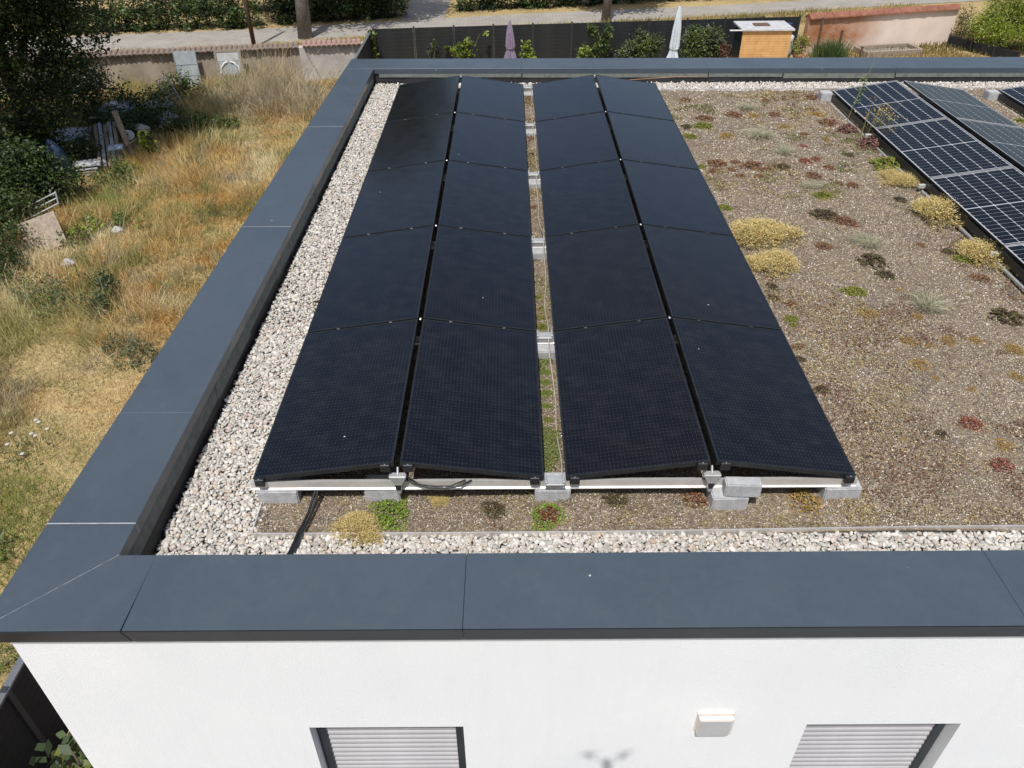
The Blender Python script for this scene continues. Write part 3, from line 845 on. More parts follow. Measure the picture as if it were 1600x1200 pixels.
cell_me = MB().prism(cell_poly(), -0.0045, -0.0028).mesh('cell', M['cell'])
def silver_panel(label, x, y, z, tilt):
    o = thing('solar_panel', label, 'solar panel', (x, y, z), 0, 'silver framed panels on the right')
    o.rotation_euler = (0, tilt, 0)
    link('frame', frame2_me, o); link('frame_trim', trim_me, o); link('backsheet', back_me, o)
    for a in range(6):
        for b in range(20):
            link('cell', cell_me, o, (ff + 0.009 + a * cwid, ff + 0.006 + b * chei + (0.014 if b >= 10 else 0), 0))
RN = ['farthest', 'second farthest', 'third farthest', 'nearest']
for r in range(4):
    silver_panel('silver framed solar panel with white cell grid, %s of the bright left facing slope' % RN[r], CEX, CY - (r + 1) * CP + 0.01, 0.0, -CT)
DX = 7.645
for r in range(3):
    silver_panel('silver framed solar panel, %s on the grey right facing slope behind the ridge' % ['farthest', 'middle', 'nearest'][r], DX, CY - (r + 1) * CP + 0.01, CRZ - 0.005, CT)
silver_panel('silver framed solar panel cut by the right edge beyond the second gap', 9.12, CY - CP + 0.01, 0.0, -CT)
# sub-frame of the right arrays
def subframe(name, label, x, rows):
    o = thing(name, label, 'frame', (x, CY, 0))
    MB().box(-0.025, -0.005, -rows * CP, 0, -0.115, -0.04).build('wind_plate', M['black_frame'], o)
    for r in range(rows):
        MB().box(-0.062, -0.036, -(r + 1) * CP + 0.02, -r * CP - 0.02, -0.165, -0.140).build('base_rail', M['alu_dull'], o, bev=0.003)
    for r in range(rows + 1):
        MB().box(-0.10, 1.95 if x < 8 else 1.0, -r * CP - 0.02 + (0.0 if r else -0.0), -r * CP + 0.02, -0.120, -0.075).build('cross_rail', M['alu'], o, bev=0.003)
    return o
subframe('array_frame', 'aluminium base rails and black wind plate under the silver panels', CEX, 4)
subframe('array_frame', 'aluminium base rail at the far right array by the frame edge', 9.12, 1)
for x, n_ in ((6.42, 'at the far left foot of the silver panels'), (8.95, 'at the far right foot near the frame edge')):
    block(x, x + 0.17, CY - 0.10, CY + 0.06, roof_z(CY) - 0.02, -0.02, 'pale concrete block ' + n_)

# ------------------------------------------------------------------ plants on the roof bed
def sedum_mesh(name, cols, n=260, h=0.42, ring=None, leaf=0.085):
    BV, BF = ICO1
    a = rng.uniform(0, 2 * np.pi, n); rr = np.sqrt(rng.random(n)) * (1 + 0.20 * np.sin(3 * a + rng.uniform(0, 6)) + 0.12 * np.sin(7 * a + 1))
    x = rr * np.cos(a); y = rr * np.sin(a)
    z = h * np.maximum(0, 1 - rr ** 2) * rng.uniform(0.35, 1.1, n) + 0.03
    sc = leaf * rng.uniform(0.6, 1.3, n)[:, None] * np.stack([np.full(n, 1.5), np.full(n, .62), np.full(n, .6)], 1)
    P = np.einsum('nij,nvj->nvi', rand_rot(n, 1.9), BV[None] * sc[:, None, :]) + np.stack([x, y, z], 1)[:, None, :]
    cols = np.array(cols)
    c = cols[rng.integers(0, len(cols), n)] * rng.uniform(0.65, 1.25, (n, 1))
    if ring is not None:
        k = rr < 0.50 + 0.12 * np.sin(5 * a)
        c[k] = np.array(ring)[rng.integers(0, len(ring), k.sum())] * rng.uniform(0.7, 1.2, (k.sum(), 1))
    F = (BF[None] + (np.arange(n) * len(BV))[:, None, None]).reshape(-1, 3)
    return npmesh(name, P.reshape(-1, 3), F, M['sedum'], np.repeat(c, len(BV), 0))

def blades(root, tip, wid, c0, c1=None, bend=0.0):
    """curved blades: quad + triangle"""
    n = len(root)
    d = tip - root; mid = root + d * 0.55; mid[:, 2] += bend * np.linalg.norm(d, axis=1)
    side = np.cross(d, rng.normal(0, 1, (n, 3))); side /= np.linalg.norm(side, axis=1)[:, None] + 1e-9
    s = side * wid[:, None] / 2
    V = np.stack([root - s, root + s, mid + s * .8, mid - s * .8, tip], 1).reshape(-1, 3)
    b = (np.arange(n) * 5)[:, None]
    F = np.concatenate([b + np.array([[0, 1, 2]]), b + np.array([[0, 2, 3]]), b + np.array([[3, 2, 4]])], 0)
    C = np.stack([c0 * .75, c0 * .75, c0, c0, c0 if c1 is None else c1], 1).reshape(-1, 3)
    return V, F, C

def cushion_mesh(name, cols, low, n=1900, h=0.60):
    a = rng.uniform(0, 2 * np.pi, n); rr = np.sqrt(rng.random(n)) * (1 + 0.16 * np.sin(2 * a + rng.uniform(0, 6)) + 0.12 * np.sin(5 * a))
    dom = np.array([(0, 0, 1.0)] + [(rng.normal(0, .42), rng.normal(0, .42), rng.uniform(.45, .75)) for _ in range(4)]); dom[0, 2] = .78
    di = dom[rng.choice(5, n, p=[.36, .16, .16, .16, .16])]
    root = np.stack([rr * .8 * np.cos(a), rr * .8 * np.sin(a), np.full(n, 0.0)], 1)
    hh = h * (.55 + .55 * di[:, 2]) * np.sqrt(np.maximum(0.03, 1 - rr ** 2 * .85)) * rng.uniform(0.75, 1.15, n)
    tip = np.stack([rr * np.cos(a) * 1.02, rr * np.sin(a) * 1.02, hh], 1) + rng.normal(0, 0.035, (n, 3))
    root[:, 2] = hh * 0.55
    root[:, :2] = root[:, :2] * di[:, 2:3] + di[:, :2]; tip[:, :2] = tip[:, :2] * di[:, 2:3] + di[:, :2]
    cols = np.array(cols); c = cols[rng.integers(0, len(cols), n)] * rng.uniform(.7, 1.15, (n, 1))
    V, F, C = blades(root, tip, rng.uniform(.018, .04, n), c, c * 1.1)
    # seed heads / fluff on top
    m = n * 3
    j = rng.integers(0, n, m)
    V2, F2, C2 = leaf_quads(tip[j] + rng.normal(0, .045, (m, 3)), rng.uniform(.025, .055, m), c[j] * rng.uniform(.85, 1.25, (m, 1)), 0.6)
    F3 = np.concatenate([F2[:, [0, 1, 2]], F2[:, [0, 2, 3]]])
    k = 200
    V4, F4, C4 = leaf_quads(np.stack([rng.normal(0, .55, k), rng.normal(0, .55, k), rng.uniform(.02, .25, k)], 1), rng.uniform(.05, .1, k), np.array(low)[rng.integers(0, len(low), k)] * rng.uniform(.7, 1.2, (k, 1)), .5)
    F5 = np.concatenate([F4[:, [0, 1, 2]], F4[:, [0, 2, 3]]])
    V, F, C = merge([(V, F, C), (V2, F3, C2), (V4, F5, C4)])
    return npmesh(name, V, F, M['blade'], C)

def leaf_quads(P, size, col, aspect=0.55, up=0.5):
    n = len(P)
    d = rng.normal(0, 1, (n, 3)); d[:, 2] *= 0.6; d /= np.linalg.norm(d, axis=1)[:, None]
    nr = rng.normal(0, 1, (n, 3)); nr[:, 2] = np.abs(nr[:, 2]) + up
    s = np.cross(nr, d); s /= np.linalg.norm(s, axis=1)[:, None] + 1e-9
    L = size[:, None]
    V = np.stack([P - d * L * .5, P + s * L * aspect * .5 + d * L * .05, P + d * L * .5, P - s * L * aspect * .5 + d * L * .05], 1).reshape(-1, 3)
    F = (np.arange(n) * 4)[:, None] + np.array([[0, 1, 2, 3]])
    return V, F, np.repeat(col, 4, 0)

def tussock_mesh(name, cols, n=520):
    a = rng.uniform(0, 2 * np.pi, n)
    root = np.stack([rng.normal(0, .13, n), rng.normal(0, .13, n), np.zeros(n)], 1)
    L = rng.uniform(.5, 1.15, n); el = rng.uniform(.12, .9, n)
    tip = root + np.stack([np.cos(a) * np.cos(el) * L + .25, np.sin(a) * np.cos(el) * L - .1, np.sin(el) * L * .6 + .02], 1)
    cols = np.array(cols); c = cols[rng.integers(0, len(cols), n)] * rng.uniform(.75, 1.15, (n, 1))
    V, F, C = blades(root, tip, rng.uniform(.010, .022, n), c, c * 1.1, 0.22)
    return npmesh(name, V, F, M['blade'], C)

RUST = [(0.16, 0.065, 0.032), (0.20, 0.10, 0.055), (0.12, 0.05, 0.03), (0.23, 0.15, 0.075)]
DARK = [(0.065, 0.040, 0.022), (0.10, 0.075, 0.03), (0.085, 0.09, 0.028), (0.05, 0.03, 0.02)]
GREEN = [(0.13, 0.16, 0.022), (0.19, 0.19, 0.03), (0.09, 0.12, 0.02), (0.24, 0.20, 0.04)]
BRIGHT = [(0.12, 0.19, 0.02), (0.18, 0.24, 0.03), (0.09, 0.15, 0.02), (0.22, 0.25, 0.05)]
CRIM = [(0.26, 0.075, 0.048), (0.20, 0.055, 0.04), (0.32, 0.13, 0.085), (0.14, 0.05, 0.03)]
PURP = [(0.17, 0.075, 0.065), (0.13, 0.05, 0.055), (0.22, 0.13, 0.10)]
ORAN = [(0.34, 0.21, 0.055), (0.28, 0.15, 0.045), (0.38, 0.26, 0.09), (0.25, 0.18, 0.06)]
PM = {
    'R': [sedum_mesh('leaves', RUST, 240) for _ in range(3)], 'D': [sedum_mesh('leaves', DARK, 260) for _ in range(3)],
    'G': [sedum_mesh('leaves', GREEN, 320) for _ in range(3)], 'C': [sedum_mesh('leaves', CRIM, 300, leaf=.065) for _ in range(2)],
    'P': [sedum_mesh('leaves', PURP, 260, .7) for _ in range(2)], 'O': [sedum_mesh('leaves', ORAN, 330, .30, leaf=.06) for _ in range(3)],
    'B': [sedum_mesh('leaves', BRIGHT, 620, .32, leaf=.055)],
    'K': [sedum_mesh('leaves', BRIGHT, 680, .30, ring=[(0.10, 0.035, 0.022), (0.16, 0.06, 0.03), (0.24, 0.12, 0.04)], leaf=.055)],
    'Y': [cushion_mesh('stems', [(0.62, 0.48, 0.20), (0.55, 0.40, 0.15), (0.68, 0.55, 0.27), (0.50, 0.44, 0.18)], [(0.13, 0.15, 0.03), (0.2, 0.16, .05)]) for _ in range(3)],
    'T': [tussock_mesh('blades', [(0.46, 0.42, 0.28), (0.52, 0.46, 0.30), (0.38, 0.39, 0.27), (0.34, 0.35, 0.25)]) for _ in range(3)],
}
PL = [('Y', 4.31, 3.85, 0.287), ('Y', 4.35, 3.2, 0.211), ('Y', 6.50, 4.29, 0.32), ('Y', 6.52, 3.34, 0.293), ('Y', 6.45, 5.19, 0.2), ('D', 5.21, 4.33, 0.143), ('R', 5.38, 4.16, 0.113), ('T', 5.47, 3.62, 0.147), ('D', 5.37, 3.31, 0.13), ('R', 4.97, 3.6, 0.08), ('D', 5.4, 3.02, 0.088), ('G', 4.97, 2.7, 0.109), ('O', 4.96, 2.31, 0.076), ('T', 5.54, 2.4, 0.177), ('O', 5.37, 2.25, 0.058), ('D', 6.2, 2.25, 0.139), ('R', 6.27, 2.92, 0.081), ('G', 6.3, 3.31, 0.117), ('C', 5.17, 0.77, 0.087), ('O', 5.1, 1.52, 0.08), ('O', 5.48, 1.86, 0.066), ('O', 5.72, 1.86, 0.066), ('O', 5.13, 1.84, 0.072), ('O', 5.29, 1.78, 0.049), ('O', 5.14, 1.33, 0.047), ('O', 5.38, 1.19, 0.041), ('O', 5.82, 1.35, 0.062), ('O', 5.99, 1.74, 0.076), ('G', 4.25, 2.26, 0.07), ('R', 4.18, 1.81, 0.055), ('D', 4.89, 0.65, 0.057), ('D', 4.18, 2.62, 0.06), ('D', 4.22, 2.82, 0.062), ('D', 4.17, 1.17, 0.061), ('O', 5.3, 0.55, 0.066), ('G', 5.35, 4.83, 0.112), ('G', 4.14, 4.54, 0.087), ('D', 6.22, 4.74, 0.082), ('P', 6.40, 7.01, 0.142), ('P', 6.52, 6.47, 0.171), ('G', 6.48, 5.78, 0.194), ('T', 5.27, 5.08, 0.107), ('R', 5.81, 5.15, 0.084), ('R', 5.67, 5.19, 0.054), ('O', 6.17, 7.66, 0.112), ('R', 6.33, 8.43, 0.098), ('R', 6.22, 7.31, 0.109), ('R', 5.76, 6.88, 0.062), ('C', 5.61, 6.43, 0.06), ('C', 5.46, 5.88, 0.098), ('C', 5.63, 5.98, 0.082), ('R', 5.71, 5.71, 0.072), ('R', 5.43, 5.43, 0.094), ('G', 8.98, 7.37, 0.091), ('R', 4.38, 8.33, 0.078), ('R', 4.53, 7.55, 0.111), ('G', 4.43, 7.19, 0.126), ('D', 4.19, 7.2, 0.09), ('G', 4.17, 6.76, 0.105), ('O', 4.67, 6.79, 0.114), ('R', 4.97, 7.68, 0.112), ('O', 5.25, 7.66, 0.102), ('T', 5.26, 7.96, 0.133), ('T', 5.15, 6.78, 0.192), ('G', 4.14, 5.79, 0.073), ('R', 4.34, 5.88, 0.114), ('R', 4.26, 5.66, 0.08), ('R', 4.59, 5.92, 0.065), ('R', 4.48, 5.69, 0.064), ('R', 4.77, 5.79, 0.113), ('R', 4.77, 5.43, 0.079), ('R', 4.55, 5.46, 0.071), ('R', 4.91, 5.63, 0.08), ('R', 5.61, 8.32, 0.078), ('O', 5.58, 7.18, 0.09), ('R', 5.57, 7.69, 0.093), ('T', 5.28, 6.18, 0.134), ('D', 5.12, 5.7, 0.096), ('B', 0.89, -0.09, 0.136), ('Y', 0.68, -0.22, 0.140), ('K', 1.95, -0.13, 0.122), ('Y', 1.22, 0.01, 0.056), ('D', 1.58, -0.06, 0.085), ('D', 2.4, -0.01, 0.078), ('R', 2.94, 0.0, 0.078), ('O', 3.69, -0.02, 0.104), ('C', 5.19, 0.34, 0.082), ('G', 4.23, 2.14, 0.046), ('D', 4.13, 1.6, 0.054), ('R', 4.32, 2.51, 0.054), ('O', 4.63, 1.51, 0.037), ('O', 5.41, 2.74, 0.049), ('D', 6.21, 3.49, 0.059), ('R', 6.01, 3.64, 0.054), ('O', 6.0, 6.7, 0.061), ('D', 6.1, 6.12, 0.066),
      ('B', 1.985, 1.45, 0.055), ('B', 1.98, 1.18, 0.06), ('G', 1.98, 0.85, 0.05), ('G', 1.975, 2.1, 0.06), ('G', 1.985, 2.4, 0.05), ('B', 1.98, 1.62, 0.05), ('B', 1.975, 1.32, 0.06), ('B', 1.98, 1.02, 0.055), ('G', 1.98, 0.62, 0.05), ('G', 1.985, 0.4, 0.045), ('G', 1.98, 2.25, 0.05), ('G', 1.975, 2.62, 0.05), ('D', 1.97, 3.4, 0.045), ('R', 1.98, 4.6, 0.045), ('D', 1.99, 6.2, 0.05)]
KN = {'R': ('sedum', 'rust brown sedum tuft', 'sedum'), 'D': ('sedum', 'dark brown sedum tuft', 'sedum'), 'G': ('sedum', 'olive green sedum tuft', 'sedum'), 'C': ('sedum', 'bright crimson sedum tuft', 'sedum'),
      'P': ('sedum', 'purplish upright sedum clump', 'sedum'), 'O': ('moss_tuft', 'small golden moss tuft', 'moss'), 'B': ('sedum', 'bright green sedum mat', 'sedum'), 'K': ('sedum', 'ring of green sedum with red brown centre', 'sedum'),
      'Y': ('dry_clump', 'fluffy straw yellow stonecrop clump', 'plant'), 'T': ('grass_tussock', 'pale wispy grass tussock', 'grass')}
byk = {}
for k, x, y, r in PL: byk.setdefault(k, []).append((screen((x, y, -0.2))[0], x, y, r))
for k, L in byk.items():
    L.sort()
    for i, (u, x, y, r) in enumerate(L):
        nm, lb, ct = KN[k]
        z = float(soil_z(np.array([x]), np.array([y]))[0]) - 0.006
        lab = lb + ' in front of the middle block' if len(L) == 1 else '%s on the roof bed, %s from left of its kind' % (lb, ORD[i])
        o = thing(nm, lab, ct, (x, y, z), rng.uniform(0, 6.28), lb + 's on the roof bed')
        r *= {'T': 1.5, 'Y': 1.38, 'R': 1.28, 'D': 1.2, 'O': 1.3}.get(k, 1.12)
        me = PM[k][int(rng.integers(0, len(PM[k])))]
        s = (r * rng.uniform(.95, 1.15), r * rng.uniform(.8, 1.0), r * {'Y': .62, 'T': .8, 'R': .75, 'D': .75}.get(k, .85))
        link(me.name.split('.')[0], me, o, (0, 0, 0), (0, 0, 0), s)
# tall weed by the far corner of the silver panels, yellow flowers on the eave
wd = thing('tall_weed', 'tall thin weed stalk rising over the far left silver panel', 'weed', (6.50, 7.35, roof_z(7.35)))
MB().tube([(0, 0, 0), (0.06, 0.05, 0.22), (0.13, 0.10, 0.42), (0.22, 0.2, 0.6), (0.30, 0.28, 0.78)], [.004, .004, .003, .003, .002], 5).build('stem', pmat('weed_stem', (0.14, 0.15, 0.06), (0.22, 0.20, 0.09), 9), wd)
n = 60; t_ = rng.uniform(.3, .75, n)
V, F, C = leaf_quads(np.stack([.30 * t_ + rng.normal(0, .025, n), .28 * t_ + rng.normal(0, .025, n), .82 * t_], 1), rng.uniform(.03, .07, n), np.array([(0.12, 0.18, 0.06)]) * rng.uniform(.6, 1.3, (n, 1)))
link('leaves', npmesh('leaves', V, F, M['leaf'], C), wd)
yf = thing('flowering_weed', 'thin yellow flowered weed leaning over the eave of the silver panels', 'weed', (6.60, 6.75, roof_z(6.75)))
n = 46
root = rng.normal(0, .06, (n, 3)); root[:, 2] = 0
tip = np.stack([rng.normal(.12, .12, n), rng.normal(0, .2, n), rng.uniform(.22, .42, n)], 1)
V, F, C = blades(root, tip, np.full(n, .007), np.tile((0.25, 0.22, 0.08), (n, 1)))
link('stems', npmesh('stems', V, F, M['blade'], C), yf)
j = rng.integers(0, n, 220)
V, F, C = leaf_quads(tip[j] + rng.normal(0, .025, (220, 3)), rng.uniform(.012, .028, 220), np.array([(0.55, 0.36, 0.05), (0.42, 0.30, 0.08), (0.30, 0.26, .08)])[rng.integers(0, 3, 220)], .9)
tag(link('flowers', npmesh('flowers', V, F, M['leaf'], C), yf), kind='stuff')
# creeping moss and sedum between the tufts
n = 150000
X = rng.uniform(3.9, 7.3, n); Y = rng.uniform(-.22, 8.8, n) 
q = vnoise(X, Y, 1.0, 31) * .40 + vnoise(X, Y, 3.2, 32) * .35 + vnoise(X, Y, 9.0, 33) * .25
k = (q > .545) & (X < CEX + .15) & (rng.random(n) < np.clip((q - .525) * 6.5, 0, .75))
X, Y = X[k], Y[k]
x2 = rng.uniform(.1, 4.1, 9000); y2 = rng.uniform(-.25, .35, 9000)
q2 = vnoise(x2, y2, 2.4, 31) * .5 + vnoise(x2, y2, 8, 33) * .5; k2 = q2 > .58
x3 = rng.uniform(1.9, 2.08, 5000); y3 = rng.uniform(.1, 8.7, 5000); k3 = vnoise(x3, y3, 2.2, 35) > .52
x4 = rng.uniform(1.925, 2.055, 14000); y4 = rng.uniform(.25, 1.62, 14000); k4 = np.nonzero(vnoise(x4, y4, 5.0, 37) * .6 + vnoise(x4, y4, 1.6, 38) * .4 + .12 * (y4 - .9) > .50 + .1 * rng.random(14000))[0][:2600]; x4 = x4[k4]; y4 = y4[k4]; n4 = len(x4)
X = np.concatenate([X, x2[k2], x3[k3], x4]); Y = np.concatenate([Y, y2[k2], y3[k3], y4]); n = len(X)
hue = vnoise(X, Y, .8, 34) * .6 + vnoise(X, Y, 3.0, 36) * .4
pal = np.array([(0.17, 0.085, 0.05), (0.13, 0.06, 0.038), (0.25, 0.17, 0.075), (0.40, 0.31, 0.15), (0.24, 0.20, 0.07), (0.12, 0.13, 0.035)])
ci = np.clip((hue - .22) / .56 * 6 + rng.normal(0, .7, n), 0, 5.99).astype(int)
cl_ = pal[ci] * rng.uniform(.65, 1.25, (n, 1))
cl_[-n4:] = np.array([(0.11, 0.16, 0.04), (0.16, 0.20, 0.055), (0.20, 0.17, 0.075)])[rng.integers(0, 3, n4)] * rng.uniform(.65, 1.15, (n4, 1))
V, F, C = leaf_quads(np.stack([X, Y, soil_z(X, Y) + rng.uniform(.002, .018, n)], 1), rng.uniform(.010, .024, n) * (1 + .06 * np.maximum(Y, 0)), cl_, .55, 1.0)
tag(link('creeping_moss', npmesh('creeping_moss', V, F, M['sedum'], C)), 'creeping rust and straw coloured moss spread over the roof bed', 'moss', kind='stuff')
# fine dry litter lying on the soil
parts = []
n = 9000
X = rng.uniform(3.9, 7.3, n); Y = rng.uniform(-.2, 8.8, n)
k = vnoise(X, Y, 1.3, 9) + .3 * rng.random(n) > .72
X, Y = X[k], Y[k]; m_ = len(X)
X = np.concatenate([X, rng.uniform(.1, 4.1, 700)]); Y = np.concatenate([Y, rng.uniform(-.24, .1, 700)]); m_ = len(X)
root = np.stack([X, Y, soil_z(X, Y) + .004], 1)
a = rng.uniform(0, 6.28, m_); L_ = rng.uniform(.02, .08, m_)
tip = root + np.stack([np.cos(a) * L_, np.sin(a) * L_, rng.uniform(.0, .03, m_)], 1)
c = np.array([(0.42, 0.33, 0.17), (0.34, 0.25, 0.12), (0.26, 0.24, 0.10)])[rng.integers(0, 3, m_)]
V, F, C = blades(root, tip, rng.uniform(.002, .004, m_), c)
tag(link('dry_litter', npmesh('dry_litter', V, F, M['blade'], C)), 'fine dry stalks scattered over the roof bed', 'litter', kind='stuff')

# ------------------------------------------------------------------ field of dry grass left of the house
STRAW = np.array((0.58, 0.415, 0.175)); OCHRE = np.array((0.55, 0.335, 0.115)); OLIVE = np.array((0.36, 0.335, 0.12)); GRN = np.array((0.23, 0.285, 0.065)); GREY = np.array((0.43, 0.37, 0.26)); PALE = np.array((0.74, 0.62, 0.38))
def field_color(X, Y):
    n = len(X)
    a = vnoise(X, Y, .45, 11); b = vnoise(X, Y, 1.1, 12); d = vnoise(X, Y, 2.6, 13)
    c = STRAW[None] * np.ones((n, 1))
    def mix(c, t, w): w = np.clip(w, 0, 1)[:, None]; return c * (1 - w) + t[None] * w
    c = mix(c, OCHRE, (b - .45) * 3.0)
    c = mix(c, PALE, (vnoise(X, Y, .8, 14) - .6) * 3.5)
    c = mix(c, GREY, (d - .55) * 3.2)
    c = mix(c, OLIVE * .8, (vnoise(X, Y, 1.9, 21) - .62) * 4.0)
    c = mix(c, OLIVE, (a * .6 + d * .4 - .55) * 4.0)
    def blob(c, t, x, y, rx, ry, k=1.0):
        w = np.exp(-((X - x) / rx) ** 2 - ((Y - y) / ry) ** 2) * (0.4 + 1.1 * d)
        return mix(c, t, w * k)
    c = blob(c, GRN, -6.9, 4.2, 1.3, 2.2, 1.2)
    c = blob(c, GRN, -8.0, 5.6, 0.9, 1.0, .8)
    c = blob(c, GRN, -5.6, 2.6, 1.1, 2.4, 2.2)
    c = blob(c, GRN, -6.6, 5.2, 1.0, 1.4, 1.2)
    c = blob(c, GRN, -7.4, 7.6, .8, .8, .7)
    c = blob(c, OLIVE, -9.5, 11.6, 1.8, 1.6, .9)
    c = blob(c, GREY, -9.6, 9.0, 1.4, 1.2, .8)
    c = blob(c, GREY, -8.0, 28.5, 3.4, 2.6, 1.0)
    c = blob(c, OLIVE, -9.0, 25.0, 2.5, 1.6, .6)
    c = blob(c, GRN, -11.2, 21.2, 0.9, 0.8, 1.0)
    c = blob(c, GRN, -11, 19, 0.9, .8, .8)
    c = blob(c, OLIVE, -12.5, 27, 2, 2.5, 1.0)
    return c
parts = []
def grass(n, x0, x1, y0, y1, h0, h1, w0, w1, seedh):
    X = rng.uniform(x0, x1, n); Y = rng.uniform(y0, y1, n)
    d = np.stack([X, Y, np.full(n, GZ)], 1) - CAM; z = d @ CF
    u = 800 + FPX * (d @ CR) / z
    k = (u > -60) & (X < -4.62) & (Y < 31.2 + (X + 14.6) * 0.155 - .2)
    k &= rng.random(n) < .35 + vnoise(X, Y, 1.7, 15) * .8
    X, Y = X[k], Y[k]; n = len(X)
    flat = np.clip((vnoise(X, Y, .6, 40) - .58) * 6, 0, 1)          # trodden patches
    hh = rng.uniform(h0, h1, n) * (0.35 + 1.05 * vnoise(X, Y, .7, 16)) * (1 - .6 * flat) * (1 + .9 * np.exp(-((X + 7.5) / 3.5) ** 2 - ((Y - 29.5) / 2.5) ** 2))
    wa = vnoise(X, Y, .35, 17) * 6.28 * 1.5
    lean = rng.uniform(.1, .97, n)
    a = wa + rng.normal(0, 1.7, n)
    root = np.stack([X, Y, np.full(n, GZ - .01)], 1)
    tip = root + np.stack([np.cos(a) * lean * hh, np.sin(a) * lean * hh, hh * np.sqrt(np.maximum(.1, 1 - lean ** 2 * .8))], 1)
    c = field_color(X, Y) * rng.uniform(.62, 1.35, (n, 1))
    c = c + rng.normal(0, .012, (n, 3)); c = np.clip(c, .01, .8)
    V, F, C = blades(root, tip, rng.uniform(w0, w1, n), c, c * 1.12, .06)
    parts.append((V, F, C))
grass(110000, -12.5, -4.6, 0, 12, .14, .42, .006, .013, 0)
grass(9000, -12.5, -4.6, 0, 12, .45, .95, .005, .010, 0)
grass(135000, -16, -4.6, 12, 22, .15, .46, .008, .018, 0)
grass(14000, -16, -4.6, 12, 22, .5, 1.0, .007, .013, 0)
grass(100000, -19, -4.6, 22, 33, .2, .52, .011, .024, 0)
grass(9000, -19, -4.6, 22, 33, .6, 1.1, .009, .016, 0)
V, F, C = merge(parts)
tag(link('dry_grass', npmesh('dry_grass', V, F, M['blade'], C)), 'tall dry straw coloured meadow grass left of the house', 'grass', kind='stuff')
# verge grass along the street and beyond the back fence
parts = []
def verge(n, pts, width, h, cols):
    t = rng.random(n) * (len(pts) - 1); i = np.minimum(t.astype(int), len(pts) - 2); f_ = (t - i)[:, None]
    P = np.array(pts); Q = P[i] * (1 - f_) + P[i + 1] * f_
    X = Q[:, 0]; Y = Q[:, 1] - rng.random(n) * width
    k = vnoise(X, Y, 1.2, 18) + .35 * rng.random(n) > .42
    X, Y = X[k], Y[k]; n = len(X)
    root = np.stack([X, Y, np.full(n, GZ)], 1); a = rng.uniform(0, 6.28, n); hh = h * rng.uniform(.4, 1.2, n)
    tip = root + np.stack([np.cos(a) * hh * .4, np.sin(a) * hh * .4, hh], 1)
    cols = np.array(cols); w = np.clip((vnoise(X, Y, .5, 19) - .35) * 2.2, 0, 1)[:, None]
    c = (cols[0] * (1 - w) + cols[1] * w) * rng.uniform(.7, 1.2, (n, 1))
    parts.append(blades(root, tip, rng.uniform(.02, .04, n), c))
verge(16000, [(-20, 36.6), (-11, 37.7), (-4.2, 39.9)], 3.2, .28, [(0.58, 0.42, 0.16), (0.42, 0.33, 0.13)])
verge(15000, [(-4.2, 40.0), (3, 41.8), (12.8, 43.8), (26, 46.8)], 3.0, .30, [(0.46, 0.36, 0.15), (0.18, 0.19, 0.06)])
verge(9000, [(15.5, 39.5), (22, 39), (28, 40.5)], 5.0, .22, [(0.34, 0.23, 0.09), (0.17, 0.15, 0.05)])
V, F, C = merge(parts)
tag(link('verge_grass', npmesh('verge_grass', V, F, M['blade'], C)), 'yellow and green grass of the verge beside the street', 'grass', kind='stuff')

# ------------------------------------------------------------------ trees, hedges and shrubs
def crown(lobes, n, size, cols, dens=0.75, aspect=.55, clump=.16):
    L = np.array(lobes, float)                       # x,y,z,rx,ry,rz
    wts = (L[:, 3] * L[:, 4] * L[:, 5]) ** .66; wts /= wts.sum()
    nc = max(20, n // 28)
    li = rng.choice(len(L), nc, p=wts)
    d = rng.normal(0, 1, (nc, 3)); d /= np.linalg.norm(d, axis=1)[:, None]
    r = (1 - dens) + dens * rng.random(nc) ** .45
    cc = L[li, :3] + d * L[li, 3:6] * r[:, None]
    ci = rng.integers(0, nc, n)
    sp = clump * (L[li[ci], 3] + L[li[ci], 5]) * .5 + .02
    P = cc[ci] + rng.normal(0, 1, (n, 3)) * sp[:, None]
    P[:, 2] = np.maximum(P[:, 2], .03)
    cols = np.array(cols); cb_ = cols[rng.integers(0, len(cols), nc)] * rng.uniform(.7, 1.25, (nc, 1))
    c = cb_[ci] * rng.uniform(.75, 1.3, (n, 1))
    return leaf_quads(P, rng.uniform(size * .6, size * 1.3, n), c, aspect)

def shrub(name, label, cat, loc, lobes, n, size, cols, stems=3, group=None, part='crown', bark='dark_bark', aspect=.55, trunk=None, clump=.16):
    o = thing(name, label, cat, loc, 0, group)
    V, F, C = crown(lobes, n, size, cols, aspect=aspect, clump=clump)
    link(part, npmesh(part, V, F, M['leaf'], C), o)
    L = np.array(lobes, float)
    m = MB()
    if trunk:
        h, r = trunk
        m.tube([(0, 0, -.1), (.06 * h / 3, .02, h * .35), (-.03, .05, h * .7), (.05, 0, h)], [r * 1.25, r, r * .85, r * .6], 10)
        for i in range(min(7, len(L))):
            e = L[i % len(L)]
            m.tube([(0, 0, h * (.55 + .06 * i)), ((e[0]) * .5, e[1] * .5, (h + e[2]) * .5 + .1), tuple(e[:3])], [r * .5, r * .3, r * .1], 6)
    else:
        for i in range(stems):
            e = L[i % len(L)]
            sr = .03 if size > .08 else .006
            m.tube([(rng.normal(0, .04), rng.normal(0, .04), -.05), (e[0] * .5 + rng.normal(0, .05), e[1] * .5, e[2] * .5), (e[0] + rng.normal(0, .1), e[1] + rng.normal(0, .1), e[2] + e[5] * .3)], [sr, sr * .7, sr * .35], 6)
    m.build('trunk' if trunk else 'stem', M[bark], o, smooth=True)
    return o
